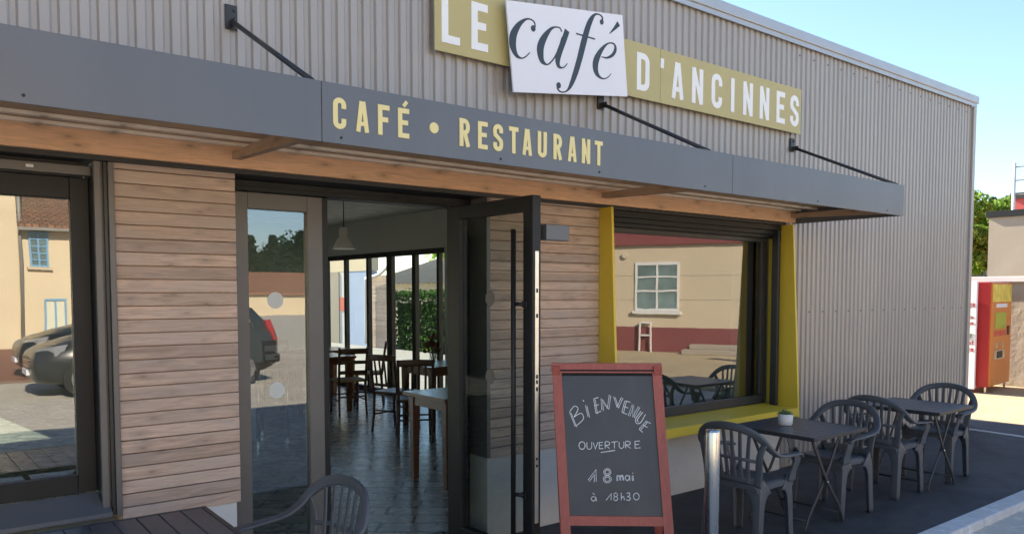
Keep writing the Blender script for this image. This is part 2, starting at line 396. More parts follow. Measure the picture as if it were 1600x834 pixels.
LAY = [0]
def ribbon(bm, pl, widths, f, depth=.003, closed=False):
    """flat stroke with mitred joins, extruded; f(u,v,d) gives the world point"""
    P = [Vector((p[0], p[1])) for p in pl]; N = len(P)
    Q = [P[0]]; Wd = [widths[0] if isinstance(widths, list) else widths]
    for i in range(1, N):
        if (P[i] - Q[-1]).length > 1e-5: Q.append(P[i]); Wd.append(widths[i] if isinstance(widths, list) else widths)
    P = Q; N = len(P); LAY[0] = (LAY[0] + 1) % 7; d = depth + LAY[0] * .0003
    Lf, Rt = [], []
    for i in range(N):
        t0 = (P[i] - P[i - 1]).normalized() if i else (P[1] - P[0]).normalized()
        t1 = (P[i + 1] - P[i]).normalized() if i < N - 1 else t0
        n0 = Vector((-t0.y, t0.x)); n1 = Vector((-t1.y, t1.x)); n = (n0 + n1)
        n = n.normalized() if n.length > 1e-4 else n0
        k = Wd[i] / 2 / max(.45, n.dot(n0))
        Lf.append(P[i] + n * k); Rt.append(P[i] - n * k)
    vl = [bm.verts.new(f(p.x, p.y, d)) for p in Lf]; vr = [bm.verts.new(f(p.x, p.y, d)) for p in Rt]
    bl = [bm.verts.new(f(p.x, p.y, 0)) for p in Lf]; br = [bm.verts.new(f(p.x, p.y, 0)) for p in Rt]
    for i in range(N - 1):
        bm.faces.new((vl[i], vl[i + 1], vr[i + 1], vr[i]))
        bm.faces.new((bl[i], bl[i + 1], vl[i + 1], vl[i])); bm.faces.new((vr[i], vr[i + 1], br[i + 1], br[i]))
    bm.faces.new((bl[0], vl[0], vr[0], br[0])); bm.faces.new((bl[-1], br[-1], vr[-1], vl[-1]))

def disc(bm, cu, cv, ru, f, depth=.003, rv=None, n=24):
    rv = rv or ru
    a = [bm.verts.new(f(cu + ru * math.cos(2 * math.pi * i / n), cv + rv * math.sin(2 * math.pi * i / n), depth)) for i in range(n)]
    b = [bm.verts.new(f(cu + ru * math.cos(2 * math.pi * i / n), cv + rv * math.sin(2 * math.pi * i / n), 0)) for i in range(n)]
    bm.faces.new(a)
    for i in range(n): bm.faces.new((a[i], b[i], b[(i + 1) % n], a[(i + 1) % n]))

def text(parent, m, placed, z0, h, f0, w=.46, t=.165, depth=.003):
    """placed = [(char, left u)]; every letter is a part of its board"""
    for ch, u in placed:
        bm = B()
        for pl, tt in glyph(ch, w, t):
            ribbon(bm, [(u + p[0] * h, z0 + p[1] * h) for p in pl], tt * h, f0, depth)
        obj('letter', bm, m, parent)

# ------------------------------------------------------------------ the cafe building
cafe = thing('cafe_building', 'cafe building in grey corrugated cladding with wood panels and big glazed openings', 'building', (0, 0, 0))

def corrugated(bm, x0, x1, z0, z1, y=0, pitch=.0785, dep=.015):
    prof = [(0, 0), (.46, 0), (.56, dep * .35), (.60, dep), (.90, dep), (.97, dep * .3), (1.0, 0)]
    n = int((x1 - x0) / pitch) + 1; pts = []
    for i in range(n):
        for u, d in prof[:-1]:
            x = x0 + (i + u) * pitch
            if x <= x1: pts.append((x, y + d))
    pts.append((x1, y))
    nz = max(1, int((z1 - z0) / 1.0)); prev = None
    for k in range(nz + 1):
        z = z0 + (z1 - z0) * k / nz
        row = [bm.verts.new((px, py, z)) for px, py in pts]
        if prev:
            for i in range(len(row) - 1): bm.faces.new((prev[i], prev[i + 1], row[i + 1], row[i]))
        prev = row

b = B(); corrugated(b, -7.0, 10.13, 2.22, 3.86); corrugated(b, 6.2665, 10.13, .03, 2.22)
bmesh.ops.recalc_face_normals(b, faces=b.faces)
obj('facade_cladding', b, 'clad', cafe)
b = B()
for i in range(40):
    x = 6.45 + i * .0785 * 3
    if x < 10.0:
        cyl(b, (x, -.006, 1.42), (x, .001, 1.42), .006, seg=8); cyl(b, (x, -.006, 3.72), (x, .001, 3.72), .006, seg=8)
obj('fixing_screws', b, 'dark', cafe)
# structural walls behind the cladding, and sides
b = B()
bx(b, -7, 10.10, .028, .20, 2.25, 3.84); bx(b, 6.30, 10.10, .028, .20, .0, 2.25); bx(b, -7, -1.9, .022, .20, 0, 2.25)
bx(b, 10.10, 10.16, .06, 3.5, 0, 3.84); bx(b, 6.18, 10.10, 3.38, 3.5, 0, 3.84); bx(b, -7.06, -7, .06, 9.4, 0, 3.84)
bx(b, -7, -3.2, 9.28, 9.4, 0, 3.84); bx(b, -3.2, .9, 9.28, 9.4, 2.2, 3.84); bx(b, .9, 6.0, 9.28, 9.4, 0, 3.84)
obj('outer_wall', b, 'clad', cafe)
b = B(); bx(b, -7.05, 10.15, .06, 3.55, 3.80, 3.85); bx(b, -7.05, 6.12, 3.55, 9.4, 3.80, 3.85); obj('roof', b, 'coping', cafe)
b = B(); bx(b, -7.1, 10.22, -.045, .10, 3.84, 3.925, .006); bx(b, -7.1, 10.2, -.03, -.018, 3.80, 3.84)
bx(b, 10.10, 10.22, .10, 3.6, 3.84, 3.92); obj('roof_coping', b, 'coping', cafe)
b = B(); bx(b, 10.125, 10.20, -.028, .09, .0, 3.80, .004); obj('corner_trim', b, 'clad', cafe)
# plinth
obj('plinth', box(2.965, 3.955, .012, .33, 0, .537, bev=.004), 'plinth', cafe); obj('plinth', box(3.956, 6.26, .004, .33, 0, .50), 'plinth', cafe)
b = B(); bx(b, -1.95, 1.355, .012, .33, 0, .522, .004); obj('plinth', b, 'white_render', cafe)
# wood cladding: board by board, gap between boards
def clad_boards(x0, x1, z0, z1, y=0, pitch=.0635):
    b = B(); z = z0; rnd = random.Random(int(x0 * 100))
    while z < z1 - .01:
        h = min(pitch - .0045, z1 - z); dy = rnd.uniform(-.0022, .0022)
        bx(b, x0, x1, y + dy, y + .021, z, z + h, .0022)
        z += pitch
    return b
obj('wood_cladding', clad_boards(.812, 1.372, .522, 2.2), 'boards', cafe)
obj('wood_cladding', clad_boards(2.982, 3.952, .537, 2.2), 'boards', cafe)
for x0, x1, z0 in ((.80, 1.365, .523), (2.99, 3.955, .537)): obj('cladding_backing', box(x0, x1, .0225, .33, z0, 2.2), 'rafter', cafe)
b = B(); bx(b, 2.955, 2.982, .0, .30, .537, 2.2); obj('door_reveal', b, 'bronze', cafe)
# dark lintel band under the beam
b = B(); bx(b, -1.95, 3.955, -.012, .30, 2.2, 2.245, .003); bx(b, 3.955, 6.29, .0, .30, 2.2, 2.25); obj('lintel', b, 'dark', cafe)
# left window
wl = B()
bx(wl, .648, .727, .105, .175, .66, 2.13, .004); bx(wl, -1.95, .648, .105, .175, 2.03, 2.13, .004); bx(wl, -1.95, .648, .105, .175, .66, .745, .004)
bx(wl, -.66, -.58, .107, .173, .745, 2.03)
bx(wl, .7275, .7565, .02, .20, .60, 2.17); bx(wl, -1.95, .70, .085, .20, 2.13, 2.198)
left_win = obj('window', wl, 'black', cafe)
b = B(); bx(b, -.58, .648, .13, .142, .745, 2.03); bx(b, -1.9, -.66, .13, .142, .745, 2.03); obj('pane', b, 'pane_big', left_win)
b = B(); bx(b, -1.95, .727, .045, .084, 2.135, 2.178, .003); obj('header_rail', b, 'bronze', left_win)
b = B(); bx(b, .47, .50, .035, .0455, 2.150, 2.164, .002); obj('clip', b, 'white_metal', left_win)
obj('shutter_rail', box(.728, .757, -.012, .10, .56, 2.198, bev=.003), 'bronze', left_win); obj('shutter_rail', box(.768, .785, -.006, .10, .56, 2.198, bev=.003), 'dark', left_win)
b = B(); bx(b, .786, .811, -.016, .02, .55, 2.198, .003); bx(b, .757, .768, .012, .1, .56, 2.198); obj('edge_trim', b, 'bronze', left_win)
b = B(); hexa(b, [(-1.95, -.05, .565), (.76, -.05, .565), (.76, .104, .60), (-1.95, .104, .60), (-1.95, -.05, .585), (.76, -.05, .585), (.76, .104, .655), (-1.95, .104, .655)]); obj('sill', b, 'fascia', left_win)
# sidelight and door frame
b = B()
bx(b, 1.40, 1.506, .20, .27, .0, 2.14, .004); bx(b, 1.845, 1.935, .20, .27, 0, 2.14, .004)
bx(b, 1.506, 1.845, .202, .268, 2.052, 2.14, .003); bx(b, 1.506, 1.845, .202, .268, 0.0, .10, .003)
sl = obj('sidelight', b, 'bronze', cafe)
b = B(); bx(b, 1.506, 1.845, .228, .240, .10, 2.052); obj('pane', b, 'pane', sl)
for z in (1.557, 1.055):
    b = B(); disc(b, 1.662, z, .046, lambda u, v, d: (u, .2275 - d, v), .0008); obj('sticker', b, 'sticker', sl)
b = B(); bx(b, 1.32, 2.955, .17, .30, 2.142, 2.199, .004); bx(b, 1.40, 2.90, .155, .17, 2.165, 2.172); bx(b, 1.935, 1.975, .215, .29, 0, 2.14, .003)
bx(b, 2.836, 2.954, .188, .25, 0, 2.14, .003)
obj('door_frame', b, 'black', cafe)
b = B(); bx(b, 1.98, 2.80, .15, .33, .0, .012, .003); obj('threshold', b, 'bronze', cafe)
# door leaf, opened outwards square to the facade
b = B(); dx0, dx1 = 2.775, 2.835
bx(b, dx0, dx1, .045, .185, .012, 2.138, .004); bx(b, dx0, dx1, -.67, -.585, .012, 2.138, .004)
bx(b, dx0 + .001, dx1 - .001, -.585, .045, 2.055, 2.138, .004); bx(b, dx0 + .001, dx1 - .001, -.585, .045, .012, .115, .004)
door = obj('door', b, 'black', cafe)
b = B(); bx(b, 2.799, 2.811, -.585, .045, .115, 2.055); obj('pane', b, 'pane_door', door)
b = B(); cyl(b, (2.742, -.54, .10), (2.742, -.54, 1.955), .0145, seg=14)
for z in (.45, 1.535): cyl(b, (2.742, -.54, z), (2.776, -.60, z), .012, seg=10); bx(b, 2.765, 2.776, -.625, -.585, z - .018, z + .018, .003)
obj('handle', b, 'black', door)
b = B(); bx(b, 2.792, 2.818, -.6735, -.6695, .3, 1.83, .001); obj('lock_strip', b, 'strip', door)
for z in (.62, .66, 1.05, 1.09, 1.12, 1.46, 1.60): obj('lock_slot', box(2.799, 2.811, -.6755, -.6730, z, z + (.022 if z > 1 else .014)), 'black', door)
b = B(); bx(b, 2.84, 2.875, -.60, -.54, .05, 1.93, .004); bx(b, 2.835, 2.89, -.62, -.56, 1.93, 1.985, .004)
obj('pull_rail', b, 'dark', door)
b = B(); bx(b, 2.885, 3.06, -.66, -.60, 1.895, 1.985, .005); obj('closer_box', b, 'fascia', door)
for z in (1.565, 1.095):
    b = B(); disc(b, -.245, z, .046, lambda u, v, d: (2.7985 - d, u, v), .0008); obj('sticker', b, 'bronze', door)  # dark disc colour stands in for the shadow on these stickers
# right window with the yellow surround
b = B()
bx(b, 4.00, 6.20, .135, .20, .60, .675, .004); bx(b, 6.125, 6.20, .135, .20, .675, 2.09, .004); bx(b, 3.985, 4.06, .135, .20, .60, 2.09, .004); bx(b, 4.06, 6.125, .135, .20, 2.05, 2.12, .004)
rw = obj('window', b, 'dark', cafe)
b = B(); bx(b, 4.06, 6.125, .155, .167, .675, 2.05); obj('pane', b, 'pane_big', rw)
b = B()
for i, (y0, z0) in enumerate(((.01, 2.15), (.045, 2.115), (.08, 2.085))): bx(b, 3.985, 6.236, y0, y0 + .05, z0, z0 + .05, .006)
obj('shutter_box', b, 'black', rw)
for x0, x1 in ((6.165, 6.205), (3.985, 4.02)): obj('shutter_rail', box(x0, x1, -.005, .06, .585, 2.15, bev=.004), 'dark', rw)
b = B()
hexa(b, [(6.240, -.185, .50), (6.262, -.185, .50), (6.262, .14, .50), (6.240, .14, .50), (6.240, -.098, 2.199), (6.262, -.098, 2.199), (6.262, .14, 2.199), (6.240, .14, 2.199)])
hexa(b, [(3.955, -.185, .50), (3.977, -.185, .50), (3.977, .14, .50), (3.955, .14, .50), (3.955, -.112, 2.199), (3.977, -.112, 2.199), (3.977, .14, 2.199), (3.955, .14, 2.199)])
hexa(b, [(3.9775, -.184, .512), (6.2395, -.184, .512), (6.2395, .13, .512), (3.9775, .13, .512), (3.9775, -.184, .582), (6.2395, -.184, .582), (6.2395, .13, .598), (3.9775, .13, .598)])
obj('window_surround', b, 'yellow', cafe)
# interior shell
struct('floor', box(-6.9, 5.98, .33, 9.28, -.06, .004), 'tiles')
b = B(); bx(b, -6.95, -3.2, 9.20, 9.275, 0, 2.75); bx(b, -3.2, .9, 9.20, 9.275, 2.2, 2.75); bx(b, .9, 6.1, 9.20, 9.275, 0, 2.75); bx(b, -6.95, -6.85, .3, 9.2, 0, 2.75); bx(b, 5.95, 6.1, .33, 5.03, 0, 2.75); bx(b, 5.95, 6.1, 5.03, 9.2, 2.225, 2.75)
bx(b, -6.85, -1.9, .30, .33, 0, 2.75); bx(b, -1.9, 5.95, .305, .33, 2.25, 2.75)
obj('interior_wall', b, 'inwall', cafe)
b = B(); bx(b, -6.95, 6.1, .28, 9.28, 2.75, 2.80); obj('ceiling', b, 'ceiling', cafe)
b = B()
ys = [(8.86, 9.2), (8.12, 8.19), (7.32, 7.39), (6.57, 6.73), (5.87, 5.97), (5.24, 5.30), (5.03, 5.06)]
for y0, y1 in ys: bx(b, 5.99, 6.06, y0, y1, .0, 2.225, .003)
bx(b, 5.985, 6.065, 5.03, 9.2, 2.15, 2.226); bx(b, 5.985, 6.065, 5.03, 9.2, .0, .085)
gp = obj('glazed_screen', b, 'black', cafe)
b = B()
for a, c in zip(ys, ys[1:]): bx(b, 6.02, 6.03, c[1], a[0], .085, 2.15)
obj('pane', b, 'pane_clear', gp)
b = B()  # back window out of view, added to bring fill light into the room
for x in (-3.2, -1.9, -.55, .82): bx(b, x, x + .08, 9.22, 9.29, 0, 2.2)
bx(b, -3.12, .82, 9.225, 9.285, 2.12, 2.2); bx(b, -3.12, .82, 9.225, 9.285, 0, .08)
fill_win = obj('window', b, 'black', cafe); obj('pane', box(-3.12, .82, 9.25, 9.26, .08, 2.12), 'pane_clear', fill_win)
b = B(); bx(b, 5.94, 5.955, 8.03, 8.055, .95, 1.25, .004); bx(b, 5.945, 5.985, 8.03, 8.055, .95, .97); bx(b, 5.945, 5.985, 8.03, 8.055, 1.23, 1.25); obj('handle', b, 'black', gp)
b = B(); disc(b, 5.92, 1.10, .05, lambda u, v, d: (6.0195 - d, u, v), .0008); obj('sticker', b, 'sticker', gp)

# ------------------------------------------------------------------ canopy
can = thing('entrance_canopy', 'long dark grey canopy with wooden underside above the cafe door and windows', 'canopy', (0, 0, 2.2))
CZ = -2.2
b = B()
fx = [(-3.0, 1.384), (1.387, 4.119), (4.122, 6.37)]
for x0, x1 in fx: bx(b, x0, x1, -1.0, -.994, 2.212 + CZ, 2.456 + CZ, .0015)
for x0, x1 in fx: bx(b, x0, x1, -.994, -.93, 2.45 + CZ, 2.4555 + CZ)
bx(b, 6.364, 6.370, -.994, -.01, 2.214 + CZ, 2.454 + CZ)
fas = obj('fascia', b, 'fascia', can)
for x in (.35, 1.47, 2.30, 2.96, 3.85, 5.1, 6.1):
    b = B(); cyl(b, (x, -1.0035, 2.238 + CZ), (x, -.999, 2.238 + CZ), .0055, seg=8); obj('rivet', b, 'black', fas)
ff = lambda u, v, d: (u, -1.0 - d, v + CZ)
text(fas, 'cream_letter', list(zip("CAFÉ", (1.434, 1.538, 1.640, 1.738))), 2.272, .127, ff)
b = B(); disc(b, 1.923, 2.336, .024, ff, .003); obj('dot', b, 'cream_letter', fas)
text(fas, 'cream_letter', list(zip("RESTAURANT", (2.060, 2.165, 2.253, 2.349, 2.433, 2.530, 2.633, 2.733, 2.830, 2.924))), 2.272, .127, ff)
b = B(); bx(b, -3, 6.36, -.05, -.018, 2.222 + CZ, 2.335 + CZ, .003); obj('beam', b, 'beam', can)
b = B()
y = -.985; k = 0
while y < -.06:
    bx(b, -3, 6.36, y, min(y + .128, -.022), 2.338 + CZ + (k % 2) * .0015, 2.36 + CZ, .002); y += .131; k += 1
obj('soffit', b, 'plank', can)
b = B(); bx(b, -3, 6.36, -.99, -.02, 2.362 + CZ, 2.43 + CZ); obj('roof_sheet', b, 'fascia', can)
for y in (-.262, -.102):
    obj('batten', box(-3, 6.36, y, y + .032, 2.321 + CZ, 2.3375 + CZ, bev=.002), 'batten', can)
obj('front_rail', box(-3, 6.36, -.985, -.945, 2.24 + CZ, 2.337 + CZ, bev=.002), 'rafter', can)
for x in (-1.2, 1.365, 3.947, 6.30):
    b = B(); hexa(b, [(x - .022, -.944, 2.232 + CZ), (x + .022, -.944, 2.232 + CZ), (x + .022, -.0505, 2.262 + CZ), (x - .022, -.0505, 2.262 + CZ),
                      (x - .022, -.944, 2.299 + CZ), (x + .022, -.944, 2.299 + CZ), (x + .022, -.0505, 2.299 + CZ), (x - .022, -.0505, 2.299 + CZ)])
    obj('rafter', b, 'rafter', can)
for x, zw in ((-1.2, 2.955), (1.365, 2.955), (3.947, 2.93), (6.345, 2.90)):
    b = B(); cyl(b, (x, -.045, zw - .02 + CZ), (x, -.955, 2.462 + CZ), .0125, seg=10); rod = obj('stay_rod', b, 'dark', can)
    b = B(); bx(b, x - .03, x + .03, -.014, -.002, zw - .045 + CZ, zw + .075 + CZ, .002); bx(b, x - .005, x + .005, -.07, -.014, zw - .04 + CZ, zw + .0 + CZ, .001)
    cyl(b, (x + .015, -.022, zw + .05 + CZ), (x + .015, -.014, zw + .05 + CZ), .008, seg=8)
    obj('bracket', b, 'dark', rod)

# ------------------------------------------------------------------ signs on the wall
sg = thing('shop_sign', 'olive sign panel reading LE on the corrugated wall', 'sign', (2.54, -.03, 3.02))
ox, oz = 2.54, 3.02
ob_ = lambda x0, x1, y0, y1, z0, z1, bev=.002: box(x0 - ox, x1 - ox, y0 + .03, y1 + .03, z0 - oz, z1 - oz, bev=bev)
obj('panel', ob_(2.541, 3.16, -.05, -.042, 3.024, 3.43), 'olive', sg)
f = lambda u, v, d: (u - ox, -.02 - d, v - oz); text(sg, 'white_letter', [('L', 2.588), ('E', 2.803)], 3.078, .285, f, .46, .165)
b = B(); bx(b, 2.60 - ox, 3.1 - ox, -.012, .028, .1, .13); bx(b, 2.60 - ox, 3.1 - ox, -.012, .028, .3, .33); obj('batten', b, 'dark', sg)
sg = thing('shop_sign', "long olive sign panel reading D'ANCINNES right of the white card", 'sign', (4.1, -.03, 3.01)); ox, oz = 4.1, 3.01
b = B(); bx(b, 0, .425, -.02, -.012, .0, .394, .0015); bx(b, .428, 2.31, -.02, -.012, .0, .394, .0015); obj('panel', b, 'olive', sg)
text(sg, 'white_letter', [('D', 4.268), ("'", 4.522), ('A', 4.652), ('N', 4.890), ('C', 5.130), ('I', 5.382), ('N', 5.546), ('N', 5.780), ('E', 6.024), ('S', 6.234)], 3.066, .270, f, .50, .165)
b = B(); bx(b, .05, 2.25, -.012, .028, .06, .09); bx(b, .05, 2.25, -.012, .028, .30, .33); obj('batten', b, 'dark', sg)
sg = thing('shop_sign', 'tilted white sign card with the word café in dark script', 'sign', (3.05, -.03, 2.85)); ox, oz = 3.05, 2.85
q = [(3.08, 2.85), (4.105, 2.979), (4.047, 3.528), (3.022, 3.399)]
b = B(); hexa(b, [(x - ox, -.075, z - oz) for x, z in q] + [(x - ox, -.087, z - oz) for x, z in q]); obj('panel', b, 'white_sign', sg)
b = B(); bx(b, .15, .95, -.075, .028, .2, .24); bx(b, .15, .95, -.075, .028, .42, .46); obj('batten', b, 'black', sg)
script = {
 'c': [(3.254, 3.284, 0.0089), (3.244, 3.313, 0.0089), (3.208, 3.323, 0.0089), (3.168, 3.31, 0.0156), (3.119, 3.268, 0.0334), (3.08, 3.207, 0.0501), (3.07, 3.153, 0.0534), (3.08, 3.11, 0.0423), (3.104, 3.077, 0.0245), (3.139, 3.068, 0.01), (3.173, 3.082, 0.0078), (3.209, 3.115, 0.0056)],
 'a': [(3.479, 3.3, 0.0089), (3.463, 3.32, 0.0078), (3.425, 3.318, 0.0089), (3.383, 3.296, 0.02), (3.331, 3.235, 0.0423), (3.3, 3.175, 0.0534), (3.297, 3.128, 0.0512), (3.311, 3.084, 0.0356), (3.347, 3.066, 0.0111), (3.379, 3.081, 0.0089), (3.421, 3.128, 0.0089), (3.458, 3.197, 0.0089), (3.484, 3.265, 0.0089)],
 'a2': [(3.527, 3.317, 0.0401), (3.501, 3.253, 0.0401), (3.458, 3.158, 0.0423), (3.445, 3.109, 0.0379), (3.453, 3.075, 0.0245), (3.48, 3.068, 0.01), (3.507, 3.08, 0.0067), (3.529, 3.104, 0.0056)],
 'f': [(3.852, 3.445, 0.0089), (3.848, 3.473, 0.01), (3.813, 3.483, 0.0089), (3.773, 3.469, 0.0178), (3.739, 3.425, 0.0356), (3.711, 3.367, 0.0423), (3.677, 3.271, 0.0468), (3.639, 3.152, 0.0445), (3.6, 3.049, 0.0401), (3.562, 2.97, 0.0267), (3.529, 2.929, 0.0111), (3.491, 2.913, 0.0078), (3.459, 2.916, 0.0089), (3.44, 2.935, 0.0089)],
 'x': [(3.608, 3.314, 0.01), (3.694, 3.313, 0.01), (3.782, 3.312, 0.01)],
 'e': [(3.845, 3.206, 0.0056), (3.898, 3.209, 0.0134), (3.952, 3.238, 0.0223), (3.979, 3.28, 0.0245), (3.969, 3.312, 0.0134), (3.933, 3.316, 0.0089), (3.891, 3.297, 0.0134), (3.839, 3.246, 0.0312), (3.798, 3.181, 0.049), (3.787, 3.13, 0.049), (3.799, 3.091, 0.0379), (3.829, 3.067, 0.0178), (3.87, 3.063, 0.0089), (3.911, 3.081, 0.0067), (3.937, 3.108, 0.0045)],
 'acc': [(3.923, 3.376, 0.0033), (3.968, 3.42, 0.02), (4.01, 3.462, 0.0356)]}
b = B(); f = lambda u, v, d: (u - ox, -.087 - d, v - oz)
for k, pl in script.items():
    q = crom(pl, 6); ribbon(b, [(p.x, p.y) for p in q], [max(.004, p.z) for p in q], f, .002)
for x, z, w in [(3.237, 3.271, .036), (3.844, 3.438, .032), (3.454, 2.951, .036)]: disc(b, x, z, w / 2, f, .0045, w / 2 * 1.1, 16)
obj('lettering', b, 'ink', sg)

# ------------------------------------------------------------------ ground
struct('ground', box(-300, 300, -300, 300, -.5, -.055), 'road')
struct('pavement', box(-14, 9.74, -1.65, .02, -.3, 0), 'pave')
b = B(); bx(b, -14, 9.74, -1.655, -1.652, -.3, -.002)
for k in range(24): bx(b, -14 + k * 1.0, -14 + k * 1.0 + .994, -1.80, -1.656, -.3, .006, .012)
struct('kerb', b, 'kerb')
b = B(); hexa(b, [(9.70, -1.65, -.02), (9.745, -1.65, -.02), (9.90, .02, -.02), (9.855, .02, -.02), (9.70, -1.65, .006), (9.745, -1.65, .006), (9.90, .02, .006), (9.855, .02, .006)])
struct('edging', b, 'kerb')
struct('path', box(9.745, 10.72, -3.0, 3.5, -.3, -.004), 'pave')
struct('yard', box(10.724, 40, -12, 12, -.3, -.003), 'yard')
struct('terrace', box(-12, 6.10, 9.42, 24, -.2, -.002), 'yard')
struct('courtyard', box(6.12, 20, 3.52, 24, -.2, -.001), 'court')
b = B()
N = 14
def hz(x, y): return max(-.6, (x - 31) * .105 - .4 + .35 * math.sin(y * .11 + x * .05))
grid = [[b.verts.new((30 + i * 7.5, -40 + j * 9, hz(30 + i * 7.5, -40 + j * 9))) for j in range(15)] for i in range(16)]
for i in range(15):
    for j in range(14):
        fc = b.faces.new((grid[i][j], grid[i + 1][j], grid[i + 1][j + 1], grid[i][j + 1])); fc.smooth = True
struct('hill', b, 'grass')

# ------------------------------------------------------------------ monobloc chair (faces +x)
def make_chair(label):
    t = thing('plastic_chair', label, 'chair', group='plastic chairs on the pavement')
    # seat: dished sheet with a rolled skirt
    b = B(); n = 10; g = []
    def top(i, j):
        u = -1 + 2 * i / n; v = -1 + 2 * j / n
        wid = .205 - .018 * (1 - u) * .5
        x = u * .200; yv = v * wid
        z = .425 - .014 * (1 - u * u) * (1 - v * v) - .012 * max(0, -u) + (-.016 * max(0, (abs(v) - .8) / .2)) - .02 * max(0, (u - .75) / .25) ** 2
        return x, yv, z
    for i in range(n + 1): g.append([b.verts.new(top(i, j)) for j in range(n + 1)])
    lo = []
    for i in range(n + 1): lo.append([b.verts.new((top(i, j)[0] * .99, top(i, j)[1] * .99, top(i, j)[2] - (.030 if i in (0, n) or j in (0, n) else .006))) for j in range(n + 1)])
    for i in range(n):
        for j in range(n):
            fc = b.faces.new((g[i][j], g[i + 1][j], g[i + 1][j + 1], g[i][j + 1])); fc.smooth = True
            fc = b.faces.new((lo[i][j], lo[i][j + 1], lo[i + 1][j + 1], lo[i + 1][j])); fc.smooth = True
    for i in range(n):
        b.faces.new((g[i][0], lo[i][0], lo[i + 1][0], g[i + 1][0])); b.faces.new((g[i][n], g[i + 1][n], lo[i + 1][n], lo[i][n]))
        b.faces.new((g[0][i], g[0][i + 1], lo[0][i + 1], lo[0][i])); b.faces.new((g[n][i], lo[n][i], lo[n][i + 1], g[n][i + 1]))
    obj('seat', b, 'plastic', t)
    # backrest: arch, slats in two tiers and a cross bar
    half = [(-.10, .262, .604), (-.155, .252, .640), (-.198, .218, .700), (-.228, .160, .745), (-.245, .082, .768), (-.250, 0, .775)]
    path = crom(half + [(x, -y, z) for x, y, z in half[-2::-1]], 5)
    def wd(p):
        return V(0, p.y, max(p.z - .615, 0) * 1.6 + 1e-4).normalized()
    b = B()
    sweep(b, path, [wd(p) for p in path], .050, .022, 12, .6)
    def rim_z(y):
        best = min(path, key=lambda p: abs(abs(p.y) - abs(y)) - p.z * .02); return best
    nsl = 8
    for k in range(nsl):
        s = -1 + 2 * k / (nsl - 1)
        outer = abs(s) > .99
        y0 = s * (.178 if outer else .150); yt = s * (.225 if outer else .205)
        pt = rim_z(abs(yt)); zt = pt.z - .010; xt = pt.x
        p3 = crom([(-.183, y0, .405), (-.205 + .02 * s * s, y0 + (yt - y0) * .22, .50), (-.222 + .022 * s * s, y0 + (yt - y0) * .5, .60), (xt + .002, yt, zt)], 4)
        w = [(.050 if outer else .029) * (1.15 - .35 * i / (len(p3) - 1)) for i in range(len(p3))]
        sweep(b, p3, V(0, 1, 0), w, .009, 8, .6)
    bar = crom([(-.190, -.192, .565), (-.216, -.10, .572), (-.222, 0, .575), (-.216, .10, .572), (-.190, .192, .565)], 4)
    sweep(b, bar, V(0, 0, 1), .022, .012, 8, .6)
    low = crom([(-.170, -.18, .432), (-.187, -.09, .440), (-.192, 0, .444), (-.187, .09, .440), (-.170, .18, .432)], 4)
    sweep(b, low, V(0, 0, 1), .050, .014, 8, .6)
    obj('backrest', b, 'plastic', t)
    for s in (-1, 1):
        b = B()
        p = crom([(-.135, s * .258, .620), (-.07, s * .264, .599), (.04, s * .264, .590), (.125, s * .258, .586), (.178, s * .250, .580), (.198, s * .243, .562)], 4)
        sweep(b, p, V(0, 1, 0), [.046 + .012 * min(1, i / 10) for i in range(len(p))], .018, 12, .6)
        p = crom([(.168, s * .250, .574), (.172, s * .240, .52), (.168, s * .222, .46), (.165, s * .212, .40)], 4)
        sweep(b, p, V(1, 0, .0), [.086 - .012 * math.sin(math.pi * i / (len(p) - 1)) for i in range(len(p))], .012, 10, .6)
        obj('armrest', b, 'plastic', t)
    for sx in (-1, 1):
        for s in (-1, 1):
            b = B()
            px = crom([(sx * .175, s * .198, .405), (sx * .186, s * .200, .33), (sx * .196, s * .202, .16), (sx * .204, s * .204, .0)], 4)
            m_ = len(px)
            wq = [.046 + .080 * max(0, 1 - i / (m_ * .42)) ** 1.4 + .020 * (1 - i / m_) for i in range(m_)]
            inner = [p + V(-sx * (wq[i] / 2 - .006), 0, 0) for i, p in enumerate(px)]
            sweep(b, inner, V(1, 0, 0), wq, .010, 10, .6)                      # side flange
            inner = [p + V(0, -s * (wq[i] / 2 - .006), 0) for i, p in enumerate(px)]
            sweep(b, inner, V(0, 1, 0), wq, .010, 10, .6)                      # front or rear flange
            obj('leg', b, 'plastic', t)
    return t

ch = make_chair('dark plastic armchair at the pavement edge beside the steel bollard')
ch.location = (4.29, -1.03, 0); ch.rotation_euler = (0, 0, R(3))
dup(ch, (5.365, -1.00, 0), R(180 - 3), 'dark plastic armchair facing left at the table with the potted plant')
dup(ch, (6.225, -.975, 0), R(-2), 'dark plastic armchair back to back with another, at the empty far table')
dup(ch, (7.09, -.985, 0), R(180 + 3), 'farthest plastic armchair, on the vending machine side of the empty table')
dup(ch, (1.285, -.92, 0), R(180 + 6), 'plastic armchair in front of the open cafe door, cut by the photo edge')

